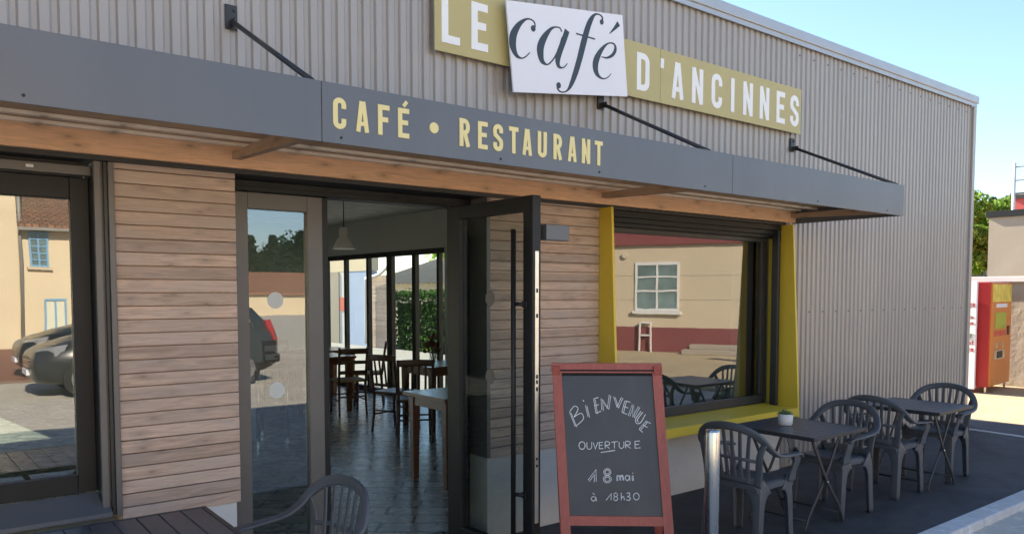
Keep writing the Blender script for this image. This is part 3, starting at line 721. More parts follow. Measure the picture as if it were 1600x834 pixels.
# ------------------------------------------------------------------ bistro tables
def make_table(label, w=.66, d=.66, h=.668):
    t = thing('bistro_table', label, 'table', group='folding slatted tables on the pavement')
    b = B(); n = 7; gap = .005; rim = .022; inner = w - 2 * rim; sw = inner / n
    for k in range(n):
        x0 = -w / 2 + rim + k * sw
        bx(b, x0 + gap / 2, x0 + sw - gap / 2, -d / 2 + rim + .003, d / 2 - rim - .003, h - .016, h - .001, .0015)
    obj('slat_top', b, 'tabletop', t)
    b = B()
    for s in (-1, 1):
        bx(b, s * (w / 2 - rim / 2) - rim / 2, s * (w / 2 - rim / 2) + rim / 2, -d / 2, d / 2, h - .026, h, .003)
        bx(b, -w / 2 + rim + .0005, w / 2 - rim - .0005, s * (d / 2 - rim / 2) - rim / 2, s * (d / 2 - rim / 2) + rim / 2, h - .0255, h - .0004, .003)
    bx(b, -w / 2 + rim, w / 2 - rim, -.20, -.17, h - .028, h - .0165); bx(b, -w / 2 + rim, w / 2 - rim, .17, .20, h - .028, h - .0165)
    obj('rim', b, 'tableleg', t)
    for s in (-1, 1):
        for q, yy in ((-1, .235), (1, .213)):
            b = B()
            p = crom([(q * .20, s * yy, h - .03), (q * .16, s * yy, h - .10), (0, s * yy, h * .48), (-q * .165, s * yy, .12), (-q * .22, s * yy, .008)], 4)
            sweep(b, p, V(0, 1, 0), .012, .026, 10, .6)
            obj('leg', b, 'tableleg', t)
    for q, yy in ((-1, .235), (1, .213)):
        b = B(); cyl(b, (q * .20, -yy, h - .04), (q * .20, yy, h - .04), .009, seg=8); obj('stretcher', b, 'tableleg', t)
        b = B(); cyl(b, (-q * .19, -yy, .075), (-q * .19, yy, .075), .008, seg=8); obj('stretcher', b, 'tableleg', t)
    for y0 in (-.245, .205):
        b = B(); cyl(b, (0, y0, h * .48), (0, y0 + .04, h * .48), .008, seg=8); obj('pivot', b, 'steel', t)
    return t
tb = make_table('dark slatted bistro table carrying a small white plant pot')
tb.location = (4.925, -.98, 0)
dup(tb, (6.66, -1.00, 0), R(1), 'empty dark slatted bistro table nearest the far corner of the building')
dup(tb, (.705, -.835, 0), R(-1), 'dark slatted bistro table below the left window, cut by the photo edge')

# plant pot
pt = thing('plant_pot', 'small white pot with a green succulent on the bistro table', 'plant', (4.91, -.90, .668))
b = B(); lathe(b, [(.040, 0), (.047, .004), (.050, .03), (.052, .078), (.047, .079), (.045, .062), (.0, .062)][:6] + [(.001, .062)], seg=28); obj('pot', b, 'pot', pt)
b = B(); lathe(b, [(.044, .06), (.044, .067), (.001, .069)], seg=20); obj('soil', b, 'soil', pt)
b = B(); rnd = random.Random(3)
for cx, cy, nl, rr in ((0, 0, 26, .055), (.025, .015, 16, .04), (-.022, .02, 16, .04), (.0, -.026, 16, .04)):
    for k in range(nl):
        a = k * 2.4; e = .25 + 1.1 * (k / nl); L = rr * (1.05 - .35 * k / nl) * rnd.uniform(.85, 1.15)
        d = V(math.cos(a) * math.cos(e), math.sin(a) * math.cos(e), math.sin(e)); p0 = V(cx, cy, .066)
        pts = [p0, p0 + d * L * .5, p0 + d * L + V(0, 0, .006)]
        sweep(b, pts, V(-math.sin(a), math.cos(a), 0), [.006, .013, .002], [.004, .006, .001], 6, 1)
obj('foliage', b, 'succ', pt)

# bollard
bo = thing('bollard', 'round brushed steel bollard at the pavement edge beside the chalkboard', 'bollard', (3.185, -1.585, 0))
b = B(); lathe(b, [(.037, 0), (.037, .905), (.034, .915), (.001, .918)], seg=32); obj('post', b, 'steel', bo)
b = B(); lathe(b, [(.055, 0), (.055, .006), (.038, .008)], seg=28); obj('base_ring', b, 'steel', bo)

# ------------------------------------------------------------------ chalkboard A-frame
ab = thing('chalkboard_sign', 'red framed chalkboard A-frame sign announcing the opening', 'sign', (3.13, -.89, 0), R(-40.0))
# local: x along the width, -y faces the reader, board leans back
SH = .055
def bp(x, z, d=0, lean=.20):   # x across, z height, d outwards
    return V(x + SH * (1.2 - z), -(1.2 - z) * lean - d, z)
def slab(bm, x0, x1, z0, z1, d0, d1, lean=.20):
    hexa(bm, [bp(x0, z0, d0, lean), bp(x1, z0, d0, lean), bp(x1, z0, d1, lean), bp(x0, z0, d1, lean), bp(x0, z1, d0, lean), bp(x1, z1, d0, lean), bp(x1, z1, d1, lean), bp(x0, z1, d1, lean)])
W2 = .305
b = B()
slab(b, -W2, -W2 + .052, 0, 1.152, 0, .024); slab(b, W2 - .052, W2, 0, 1.152, 0, .024)
slab(b, -W2 - .003, W2 + .003, 1.1525, 1.205, -.001, .026); slab(b, -W2 + .0525, W2 - .0525, .335, .385, .001, .023)
fr = obj('frame', b, 'redwood', ab)
b = B(); slab(b, -W2 + .05, W2 - .05, .38, 1.16, .006, .014); bd = obj('board', b, 'slate', ab)
b = B(); LB = -.26
slab(b, -W2, -W2 + .045, 0, 1.19, .03, .052, LB); slab(b, W2 - .045, W2, 0, 1.19, .03, .052, LB); slab(b, -W2 + .0455, W2 - .0455, .335, .385, .031, .05, LB)
obj('rear_frame', b, 'redwood', ab)
b = B(); slab(b, -W2 + .043, W2 - .043, .38, 1.17, .036, .044, LB); obj('rear_board', b, 'black', ab)
b = B()
for s in (-1, 1): cyl(b, bp(s * (W2 - .06), .50, -.004), bp(s * (W2 - .06), .50, .06, LB) + V(0, 0, 0), .004, seg=6)
obj('brace', b, 'black', ab)
b = B()
def ck(x, y):   # chalk point from a 0..1 board (units of the sketch: 646 x 834)
    v = (y - 85) / 648; L_ = 90 + 37 * v; Rr = 497 + 50 * v
    u = (x - L_) / (Rr - L_)
    return (-W2 + .052 + u * (2 * W2 - .104), 1.1525 - v * (1.1525 - .385))
cf = lambda u, v, d: bp(u, v, .0145 + d)
def chalk(pl, w=.0042, smooth=True):
    q = [ck(*p) for p in pl]
    if smooth and len(q) > 2: q = [(p.x, p.y) for p in crom([(x, y, 0) for x, y in q], 4)]
    ribbon(b, q, w, cf, .0006)
def chalk2(pl, dx=7, dy=4, smooth=False):
    chalk(pl, .0034, smooth); chalk([(x + dx, y + dy) for x, y in pl], .0034, smooth)
for pl in ([(126, 266), (152, 332)], [(235, 205), (245, 271)], [(272, 256), (268, 205), (297, 250), (305, 187)], [(325, 195), (340, 243), (360, 198)],
           [(375, 215), (362, 266)], [(391, 282), (408, 230), (411, 288), (436, 240)], [(470, 308), (440, 343)], [(198, 235), (210, 288)]): chalk2(pl)
for pl in ([(128, 264), (148, 240), (165, 252), (146, 290)], [(146, 290), (178, 272), (189, 298), (154, 332)], [(448, 262), (424, 298), (430, 318), (448, 312), (468, 276)], [(456, 266), (432, 300), (437, 310)]): chalk(pl)
for pl in ([(235, 206), (257, 199)], [(238, 239), (258, 232)], [(246, 272), (268, 262)], [(376, 214), (400, 221)], [(370, 240), (390, 247)], [(362, 267), (386, 276)],
           [(470, 307), (492, 318)], [(458, 325), (478, 336)], [(440, 344), (456, 358)], [(187, 212), (191, 218)], [(268, 450), (332, 440)]): chalk(pl, .0042, False)
chalk([(183 + 14 * math.cos(R(a)), 419 + 17 * math.sin(R(a))) for a in range(0, 361, 40)])
for pl in ([(205, 405), (206, 430), (216, 436), (226, 428), (226, 403)], [(288, 432), (288, 402), (306, 404), (304, 416), (290, 418), (308, 432)],
           [(350, 402), (351, 424), (361, 431), (371, 422), (371, 400)], [(380, 430), (380, 400), (399, 402), (397, 414), (382, 416), (402, 430)]): chalk(pl, .0038)
for pl in ([(233, 405), (243, 434), (254, 404)], [(277, 404), (260, 405), (261, 433), (279, 432)], [(261, 418), (275, 417)], [(315, 404), (343, 400)], [(329, 402), (329, 431)],
           [(443, 397), (421, 399), (422, 430), (446, 428)], [(422, 414), (440, 412)]): chalk(pl, .0038, False)
chalk([(210, 574), (246, 528), (247, 582)], .0036, False); chalk([(216, 580), (239, 550), (238, 583)], .0036, False)
for r1, r2, r3 in ((16, 15, 18), (10, 9, 11)): chalk([(297 + r1 * math.cos(R(a)), 538 + r2 * math.sin(R(a))) for a in range(90, 451, 36)], .0034); chalk([(297 + r3 * math.cos(R(a)), 570 + r3 * .9 * math.sin(R(a))) for a in range(-90, 271, 36)], .0034)
for dx in (0, 4): chalk([(340 + dx, 577), (340 + dx, 553), (341 + dx, 558), (350 + dx, 553), (354 + dx, 575)], .0034); chalk([(354 + dx, 560), (363 + dx, 552), (368 + dx, 575)], .0034)
chalk([(396, 556), (384, 553), (378, 564), (386, 576), (396, 566), (397, 554), (399, 577)]); chalk2([(409, 553), (410, 577)], 5, 0); chalk([(410, 541), (413, 544)], .005, False)
chalk([(246, 652), (232, 648), (224, 658), (234, 668), (244, 660), (245, 650), (248, 668)], .0036); chalk([(231, 632), (240, 640)], .0036, False)
chalk([(291, 664), (315, 634), (314, 663)], .0036, False)
chalk([(335 + 8 * math.cos(R(a)), 639 + 8 * math.sin(R(a))) for a in range(90, 451, 40)], .0036); chalk([(335 + 9 * math.cos(R(a)), 656 + 9 * math.sin(R(a))) for a in range(-90, 271, 40)], .0036)
chalk([(360, 630), (360, 663)], .0036, False); chalk([(360, 654), (370, 646), (374, 662)], .0036)
chalk([(384, 634), (396, 630), (398, 642), (388, 646), (401, 652), (396, 663), (382, 661)], .0036)
chalk([(428 + 13 * math.cos(R(a)), 646 + 15 * math.sin(R(a))) for a in range(0, 361, 40)], .0036)
obj('lettering', b, 'chalk', bd)

# ------------------------------------------------------------------ interior furniture
def make_bistro(name, label, ladder):
    t = thing(name, label, 'chair', group='wooden chairs inside the cafe')
    b = B(); bx(b, -.19, .20, -.195, .195, .43, .462, .012); obj('seat', b, 'straw' if ladder else 'darkwood', t)
    b = B()
    for s in (-1, 1):
        sweep(b, crom([(-.185, s * .18, .44), (-.20, s * .18, .60), (-.245, s * .185, .885)], 4), V(0, 1, 0), .030, .034, 8, .6)
    if ladder:
        for z, x in ((.56, -.195), (.69, -.214), (.835, -.236)):
            sweep(b, crom([(x, -.18, z), (x - .018, 0, z + .004), (x, .18, z)], 4), V(0, 0, 1), .048 if z < .8 else .075, .014, 8, .6)
    else:
        sweep(b, crom([(-.238, -.20, .85), (-.258, 0, .858), (-.238, .20, .85)], 4), V(0, 0, 1), .075, .018, 8, .6)
        sweep(b, crom([(-.196, -.18, .54), (-.206, 0, .54), (-.196, .18, .54)], 4), V(0, 0, 1), .035, .016, 8, .6)
        for k in range(4):
            yy = -.105 + .07 * k; sweep(b, [V(-.203, yy, .54), V(-.225, yy, .70), V(-.248, yy, .84)], V(0, 1, 0), .026, .012, 8, .6)
    obj('backrest', b, 'darkwood', t)
    for sx in (-1, 1):
        for s in (-1, 1):
            b = B(); x = sx * .175
            sweep(b, crom([(x, s * .175, .435), (x + sx * .006, s * .178, .2), (x + sx * .03, s * .182, 0)], 3), V(0, 1, 0), [.036 - .012 * i / 6 for i in range(7)], .030, 8, .6)
            obj('leg', b, 'darkwood', t)
    b = B()
    for s in (-1, 1):
        b = B(); cyl(b, (-.18, s * .178, .19), (.18, s * .178, .19), .010, seg=8); obj('stretcher', b, 'darkwood', t)
        b = B(); cyl(b, (s * .178, -.178, .24), (s * .178, .178, .24), .010, seg=8); obj('stretcher', b, 'darkwood', t)
    return t
la = make_bistro('wooden_chair', 'ladder back wooden chair with straw seat tucked at the table behind the door post', True)
la.location = (4.68, 5.42, .004); la.rotation_euler = (0, 0, R(80))
dup(la, (5.32, 6.05, .004), R(150), 'ladder back wooden chair with straw seat by the glazed screen, facing the back table')
dup(la, (4.48, 7.25, .004), R(-95), 'ladder back wooden chair in shade beyond the tables at the back of the room')
lb = make_bistro('wooden_chair', 'dark slat back chair turned side-on left of the vase table', False)
lb.location = (4.55, 3.95, .004); lb.rotation_euler = (0, 0, R(20))
dup(lb, (4.40, 3.28, .004), R(62), 'dark slat back chair seen from behind in front of the vase table')
dup(lb, (5.10, 3.03, .004), R(95), 'dark slat back chair half hidden by the open door frame')
def make_dtable(label, w, d, h=.75):
    t = thing('dining_table', label, 'table', group='dining tables inside the cafe')
    obj('tabletop', box(-w / 2, w / 2, -d / 2, d / 2, h - .032, h, bev=.004), 'tablewood', t)
    obj('apron', box(-w / 2 + .05, w / 2 - .05, -d / 2 + .05, d / 2 - .05, h - .11, h - .0325), 'tablewood', t)
    for sx in (-1, 1):
        for s in (-1, 1):
            x = sx * (w / 2 - .075); y = s * (d / 2 - .075)
            b = B(); hexa(b, [(x - .026, y - .026, 0), (x + .026, y - .026, 0), (x + .026, y + .026, 0), (x - .026, y + .026, 0), (x - .036, y - .036, h - .034), (x + .036, y - .036, h - .034), (x + .036, y + .036, h - .034), (x - .036, y + .036, h - .034)])
            obj('leg', b, 'tablewood', t)
    return t
dt = make_dtable('brown wooden dining table nearest the open door, cut off by the door frame', 1.1, .66); dt.location = (3.95, 1.50, .004)
t2 = make_dtable('brown wooden dining table with a vase of dried flowers by the glass screen', .85, .75); t2.location = (5.15, 3.85, .004); 
t3 = make_dtable('brown wooden dining table seen just right of the door post', .85, .75); t3.location = (4.42, 5.88, .004)
t4 = dup(t3, (5.0, 6.95, .004), 0, 'brown wooden dining table farthest back in the cafe room')
va = thing('flower_vase', 'glass vase of dark dried flowers on a dining table', 'vase', (4.86, 3.62, .754))
b = B(); lathe(b, [(.035, 0), (.045, .01), (.05, .08), (.042, .13), (.05, .16), (.046, .16), (.038, .13), (.045, .08), (.001, .012)], seg=20); obj('vase', b, 'vase', va)
b = B(); rnd = random.Random(5)
for k in range(18):
    a = rnd.uniform(0, 6.28); r = rnd.uniform(0, .12); z = .27 + rnd.uniform(-.06, .10) - r * .4
    p = V(r * math.cos(a), r * math.sin(a), z); cyl(b, (0, 0, .02), p, .003, .003, 5)
obj('stem', b, 'bark', va)
b = B(); rnd = random.Random(5)
for k in range(18):
    a = rnd.uniform(0, 6.28); r = rnd.uniform(0, .12); z = .27 + rnd.uniform(-.06, .10) - r * .4
    c = V(r * math.cos(a), r * math.sin(a), z)
    for j in range(26):
        d = V(rnd.gauss(0, 1), rnd.gauss(0, 1), rnd.gauss(.2, 1)).normalized(); o = d.orthogonal().normalized(); u = d.cross(o); q = c + d * .014; s = .017
        vs = [b.verts.new(q + o * s), b.verts.new(q + u * s * .7 + d * .008), b.verts.new(q - o * s), b.verts.new(q - u * s * .7 + d * .008)]; b.faces.new(vs)
obj('flowers', b, 'flower', va)
lp = thing('pendant_lamp', 'white cone pendant lamp hanging from the cafe ceiling', 'lamp', (3.6, 3.315, 2.75))
b = B(); cyl(b, (0, 0, -.50), (0, 0, -.02), .005, seg=8); obj('cord', b, 'black', lp)
b = B(); lathe(b, [(.03, -.03), (.055, -.015), (.055, -.001)], seg=20); obj('ceiling_rose', b, 'lampwhite', lp)
b = B(); lathe(b, [(.118, -.71), (.114, -.705), (.058, -.60), (.045, -.595), (.045, -.50), (.03, -.49), (.001, -.488)], seg=28)
obj('lamp_shade', b, 'lampwhite', lp)
tr = thing('serving_trolley', 'small serving trolley on casters seen through the glass beside the door', 'trolley', (3.03, 4.17, .004), R(4))
b = B()
for sx in (-1, 1):
    for s in (-1, 1): cyl(b, (sx * .16, s * .30, .07), (sx * .16, s * .30, .85), .012, seg=10)
obj('frame', b, 'steel', tr)
obj('shelf', box(-.16, .16, -.30, .30, .80, .83, bev=.004), 'darkwood', tr); obj('shelf', box(-.16, .16, -.30, .30, .30, .32, bev=.004), 'darkwood', tr)
obj('side_panel', box(-.19, -.175, -.30, .30, .10, .80, bev=.003), 'trolleyblue', tr)
for sx in (-1, 1):
    for s in (-1, 1):
        b = B(); cyl(b, (sx * .16 - .011, s * .30, .032), (sx * .16 + .011, s * .30, .032), .032, seg=16); cyl(b, (sx * .16 - .014, s * .3, .032), (sx * .16 + .014, s * .3, .032), .014, seg=10); cyl(b, (sx * .16, s * .3, .05), (sx * .16, s * .3, .08), .011, seg=8)
        obj('caster', b, 'steel', tr)

# ------------------------------------------------------------------ trees
def leafquads(bm, c, rad, n, s, rnd, flat=0):
    for _ in range(n):
        d = V(rnd.gauss(0, 1), rnd.gauss(0, 1), rnd.gauss(0, 1)).normalized() * rnd.random() ** .4
        p = c + V(d.x * rad[0], d.y * rad[1], d.z * rad[2])
        nn = (d + V(rnd.uniform(-1, 1), rnd.uniform(-1, 1), rnd.uniform(-.2, 1.2))).normalized(); o = nn.orthogonal().normalized(); u = nn.cross(o)
        a = rnd.uniform(0, 6.28); o, u = o * math.cos(a) + u * math.sin(a), u * math.cos(a) - o * math.sin(a); k = s * rnd.uniform(.6, 1.3)
        bm.faces.new([bm.verts.new(p + o * k), bm.verts.new(p + u * k * .6 + nn * k * .2), bm.verts.new(p - o * k), bm.verts.new(p - u * k * .6 + nn * k * .2)])
def broadleaf(label, loc, h, r, seed, leaf='leaf_b', group=None, dens=1., name='broadleaf_tree'):
    t = thing(name, label, 'tree', loc, group=group); rnd = random.Random(seed)
    b = B(); cyl(b, (0, 0, -.3), (0, 0, h * .45), h * .035, h * .022, 10)
    blobs = []
    for k in range(13):
        a = rnd.uniform(0, 6.28); q = rnd.uniform(.2, .75) * r; z = h * rnd.uniform(.32, .86); q *= 1.15 - .75 * abs(z / h - .5)
        c = V(q * math.cos(a), q * math.sin(a), z); blobs.append((c, r * rnd.uniform(.3, .52)))
        cyl(b, (0, 0, h * .3), c, h * .012, h * .004, 6)
    obj('trunk', b, 'bark', t)
    b = B()
    for c, q in blobs: leafquads(b, c, (q, q, q * .8), int(300 * dens), r * .055, rnd)
    obj('crown', b, leaf, t, False); return t
def conifer(label, loc, h, r, seed, group=None):
    t = thing('conifer_tree', label, 'tree', loc, group=group); rnd = random.Random(seed)
    b = B(); cyl(b, (0, 0, -.5), (0, 0, h * .97), h * .022, h * .004, 8); obj('trunk', b, 'bark', t)
    b = B(); z = h * .08
    while z < h:
        f = 1 - z / h; rr = r * (f ** .8) * rnd.uniform(.75, 1.15); nb = 7
        for k in range(nb):
            a = rnd.uniform(0, 6.28)
            for j in range(5):
                q = rr * (j + .6) / 5; p = V(q * math.cos(a), q * math.sin(a), z - q * .25 + rnd.uniform(-.1, .1))
                leafquads(b, p, (.16 * r, .16 * r, .10 * r), 3, .14 * r, rnd)
        leafquads(b, V(0, 0, z), (.12 * r * f + .05,) * 3, 4, .10 * r, rnd)
        z += h * .045
    obj('crown', b, 'leaf_d', t, False); return t

G = 'dark conifers on the hillside'
c0 = conifer('dark conifer on the skyline, nearest the café wall edge', (92, 33.2, hz(92, 33.2)), 5.0, 2.0, 1, G)
for k, (x, y, s) in enumerate(((93, 30.9, 6.6), (90, 29.2, 7.4), (94, 27.6, 6.9), (91, 25.9, 7.6), (95, 23.6, 6.6), (90, 21.0, 6.9), (96, 35.8, 7.4), (92, 32, 7.9), (95, 29.9, 7.2), (93, 26.6, 7.9), (91, 24, 7.2))):
    o = dup(c0, (x, y, hz(x, y)), k * 1.3, 'dark conifer on the hillside above the bright green tree', G); o.scale = (s / 7.2,) * 3
c0['label'] = 'dark conifer on the hillside above the bright green tree'
broadleaf('bright green sunlit tree beyond the beige flat-roofed wall', (41.5, 11.55, hz(41.5, 11.55) - .3), 6.5, 2.5, 11, dens=2.6)
broadleaf('smaller sunlit tree partly behind the corner of the café', (46, 14.2, hz(46, 14.2) - .3), 4.6, 2.5, 12, dens=1.5)
# forest behind the low barn, seen mirrored beside the door
G2 = 'forest trees mirrored in the sidelight glass'
fb = broadleaf('tree of the forest edge mirrored beside the door', (29.5, -76, 0), 5.6, 2.8, 21, 'leaf_h', G2, .8, 'forest_tree')
fc = conifer('tree of the forest edge mirrored beside the door', (28.3, -74, 0), 7.2, 2.0, 22, G2)
for k, (x, y, s, kind) in enumerate(((26, -77, 1.05, 0), (31, -75, 1.15, 0), (33.0, -76, 1.3, 0), (35, -75, 1.45, 0), (37.5, -77, 1.3, 0), (24, -75, 1.1, 0), (22, -77, 1, 0),
                                     (30.3, -73, 1.0, 1), (31.8, -74, .9, 1), (33.5, -73.5, 1.08, 1), (34.6, -74, 1.15, 1), (26.8, -74, .9, 1), (36.0, -73, 1.1, 1))):
    o = dup(fc if kind else fb, (x, y, 0), k * 1.7, 'tree of the forest edge mirrored beside the door', G2); o.scale = (s,) * 3

# ------------------------------------------------------------------ things beyond the right corner
vm = thing('vending_machine', 'red and orange vending machine on short legs beyond the café corner', 'machine', (13.62, 1.02, 0), R(6))
b = B(); bx(b, .0, 1.18, .0, .55, .09, 1.765, .01); obj('cabinet', b, 'vend_red', vm)
b = B(); bx(b, .012, 1.17, -.022, -.0005, .10, 1.755, .004); obj('front_panel', b, 'vend_or', vm)
b = B(); bx(b, .05, 1.14, -.027, -.0225, 1.45, 1.73, .002); fp = obj('display', b, 'vend_yel', vm)
for nm, (x0, x1, z0, z1), m in (('brand_strip', (.25, .88, 1.36, 1.42), 'white_sign'), ('menu_panel', (.22, .82, 1.02, 1.28), 'green'), ('label_strip', (.18, .48, .90, .98), 'redpanel'), ('label_strip', (.52, .84, .90, .98), 'redpanel'),
                            ('coin_slot', (.30, .38, .70, .80), 'steel'), ('coin_slot', (.66, .72, .70, .80), 'steel'), ('pickup_hatch', (.22, .80, .52, .67), 'steel'), ('card_reader', (.92, 1.05, .90, 1.05), 'black')):
    obj(nm, box(x0, x1, -.030, -.023, z0, z1, bev=.002), m, vm)
obj('hatch_opening', box(.36, .66, -.034, -.0305, .54, .65), 'black', vm)
for x in (.04, 1.14):
    for y in (.04, .51): obj('leg', box(x - .015, x + .015, y - .015, y + .015, 0, .092), 'steel', vm)
ap = thing('advert_board', 'tall white panel with red lettering beside the red vending machine', 'panel', (13.48, 1.165, 0))
b = B(); bx(b, 0, .05, .0, 1.0, .06, 1.775, .004); obj('panel', b, 'white_sign', ap)
b = B()
for y in (.1, .9): bx(b, .01, .04, y - .02, y + .02, 0, .062)
obj('foot', b, 'dark', ap)
b = B(); f = lambda u, v, d: (-d, u, v)
# reads along -y as seen from the street
fm = lambda u, v, d: (-.0005 - d, -u, v)
text(ap, 'vend_red2', [('G', -.140), ('E', -.098), ('R', -.056)], 1.37, .062, fm, .56, .17)
text(ap, 'vend_red2', [('i', -.095), ('e', -.072)], 1.18, .062, fm, .6, .17); text(ap, 'vend_red2', [('n', -.115), ('s', -.072)], 1.09, .062, fm, .6, .17)
text(ap, 'vend_red2', [('e', -.150), ('n', -.105), ('t', -.062)], .77, .072, fm, .56, .18); text(ap, 'vend_red2', [('u', -.165), ('r', -.115), ('s', -.070)], .66, .08, fm, .58, .2)
b = B(); rnd = random.Random(9)
for k in range(40):
    y = -rnd.uniform(.05, .16); z = rnd.uniform(.86, .95); leafquads(b, V(-.004, -y, z), (.001, .014, .014), 1, .014, rnd)
obj('leaf_picture', b, 'succ', ap)
wl_ = thing('yard_wall', 'rough beige cement wall with white coping behind the vending machine', 'wall', (15.0, 0, 0))
obj('wall', box(0, .2, -4.5, 3.2, 0, 1.78), 'conc_wall', wl_)
b = B(); bx(b, -.08, .26, -4.52, 3.24, 1.781, 1.875, .006); obj('coping', b, 'white_metal', wl_)
b = B(); p = crom([(-.006, .9, .75), (-.006, .5, .55), (-.006, 0, .44), (-.006, -1, .40), (-.006, -2, .5)], 5); sweep(b, p, V(0, 0, 1), .014, .010, 6, 1); obj('cable', b, 'dark', wl_)
nb = thing('flat_roofed_building', 'beige flat-roofed building with dark roof edge beyond the yard wall', 'building', (22, 0, 0))
obj('wall', box(0, 9, -10, 4.2, 0, 3.5), 'flat_beige', nb); b = B(); bx(b, -.06, 9.06, -10.06, 4.26, 3.5, 3.66, .006); obj('roof_edge', b, 'black', nb)
rb = thing('red_building', 'red building rising behind the beige flat-roofed building', 'building', (34, 0, 0))
b = B(); bx(b, 0, 8, -4, 7.85, 0, 5.2); obj('wall', b, 'redbrick', rb); b = B(); bx(b, -.08, 8.08, -4.08, 7.93, 5.2, 5.42); obj('roof_edge', b, 'dark', rb)
up = thing('utility_pole', 'pale utility pole with short crossbars beside the red building', 'pole', (31.8, 7.07, 0))
b = B(); cyl(b, (0, 0, 0), (0, 0, 6.25), .07, .055, 10); obj('pole', b, 'white_metal', up)
for z in (6.08, 5.6, 5.1):
    b = B(); bx(b, -.03, .03, -1.6, .06, z, z + .035); 
    for y in (-.4, -.9, -1.4): cyl(b, (0, y, z + .03), (0, y, z + .14), .03, .02, 8)
    obj('crossbar', b, 'greypipe', up)
fe = thing('rail_fence', 'low dark rail fence on the grass slope beyond the yard', 'fence', (24, 0, 0))
for y in (5.0, 6.6, 8.2, 9.8): obj('post', box(-.04, .04, y - .04, y + .04, 0, 2.2), 'dark', fe)
b = B(); bx(b, -.02, .02, 4.9, 9.9, 2.02, 2.09); bx(b, -.02, .02, 4.9, 9.9, 1.75, 1.80); obj('rail', b, 'dark', fe)

# ------------------------------------------------------------------ courtyard behind the room
an = thing('courtyard_annex', 'annex with blue wall and planked gable beyond the glazed screen', 'building', (11, 0, 0))
obj('blue_wall', box(.03, .3, 16.78, 18.35, 0, 2.24), 'bluewall', an); obj('cream_wall', box(.02, .3, 16.7, 20.5, 2.245, 3.3), 'cream', an)
obj('plank_wall', clad_boards(-.5, .5, 0, 2.1, 0, .12), 'boards', an)
pw = an.children[-1]; pw.rotation_euler = (0, 0, R(-90)); pw.location = (0, 16.22, 0)
obj('tan_wall', box(.0, .3, 18.75, 20.5, 0, 2.24), 'flat_beige', an); obj('white_wall', box(.025, .3, 18.355, 18.745, 0, 2.24), 'white_render', an)
obj('notice', box(.01, .024, 18.40, 18.72, 1.03, 1.45), 'redpanel', an)
b = B(); p = crom([(-.1, 15.4, 2.35), (-.1, 15.9, 2.13), (-.1, 16.6, 2.0), (-.1, 16.75, 1.85), (-.1, 16.76, .1)], 5); sweep(b, p, V(1, 0, 0), .09, .09, 10, 1); obj('downpipe', b, 'white_metal', an)
he = thing('hedge', 'clipped dark green hedge beyond the glazed screen', 'hedge', (11.6, 14, 0)); rnd = random.Random(4)
b = B(); bx(b, -.3, .3, -2.4, 1.6, 0, 1.3); obj('branches', b, 'leaf_h', he)
b = B()
for _ in range(9000):
    s = rnd.random(); y = rnd.uniform(-2.6, 1.7)
    p = V(-.42 + rnd.gauss(0, .05), y, rnd.uniform(0, 1.6)) if s < .7 else V(rnd.uniform(-.45, .45), y, 1.56 + rnd.gauss(0, .05))
    leafquads(b, p, (.02, .02, .02), 1, .042, rnd)
obj('foliage', b, 'leaf_h', he, False)
sh = thing('garden_shed', 'shed with pale corrugated roof behind the hedge', 'shed', (15.5, 20.5, 0))
obj('wall', box(0, 4, -6.0, 4, 0, 2.0), 'cream', sh)
b = B(); n = 120
rows = [[], []]
for i in range(n + 1):
    y = -6.4 + i * 10.8 / n
    for k, (x, z) in enumerate(((-.4, 1.95), (3.2, 3.05))): rows[k].append(b.verts.new((x, y, z + .035 * math.cos(i * math.pi / 2))))
for i in range(n): b.faces.new((rows[0][i], rows[0][i + 1], rows[1][i + 1], rows[1][i]))
bmesh.ops.solidify(b, geom=b.faces[:], thickness=.02)
obj('roof', b, 'corr_roof', sh)
broadleaf('sunlit green tree behind the shed roof', (24, 29, 0), 6.5, 3.4, 31, dens=1.6)

# ------------------------------------------------------------------ across the street (seen mirrored in the glass)
ho = thing('cream_house', 'cream house with blue shutters and brown tiled roof mirrored in the left window', 'house', (0, -22, 0))
b = B(); bx(b, -12, 2.80, -8, 0, 0, 6.4); bx(b, 2.80, 8.2, -7, -.04, 0, 3.50); obj('wall', b, 'cream', ho)
b = B(); hexa(b, [(2.82, .28, 3.42), (8.5, .28, 3.42), (8.5, -3.6, 5.7), (2.82, -3.6, 5.7), (2.82, .28, 3.54), (8.5, .28, 3.54), (8.5, -3.6, 5.82), (2.82, -3.6, 5.82)])
hexa(b, [(2.82, -3.6, 5.7), (8.5, -3.6, 5.7), (8.5, -7.3, 3.42), (2.82, -7.3, 3.42), (2.82, -3.6, 5.82), (8.5, -3.6, 5.82), (8.5, -7.3, 3.54), (2.82, -7.3, 3.54)])
hexa(b, [(-12.3, .3, 6.35), (2.95, .3, 6.35), (2.95, -4, 8.4), (-12.3, -4, 8.4), (-12.3, .3, 6.47), (2.95, .3, 6.47), (2.95, -4, 8.52), (-12.3, -4, 8.52)])
hexa(b, [(-12.3, -4, 8.4), (2.95, -4, 8.4), (2.95, -8.3, 6.35), (-12.3, -8.3, 6.35), (-12.3, -4, 8.52), (2.95, -4, 8.52), (2.95, -8.3, 6.47), (-12.3, -8.3, 6.47)])
obj('roof', b, 'oldtile', ho)
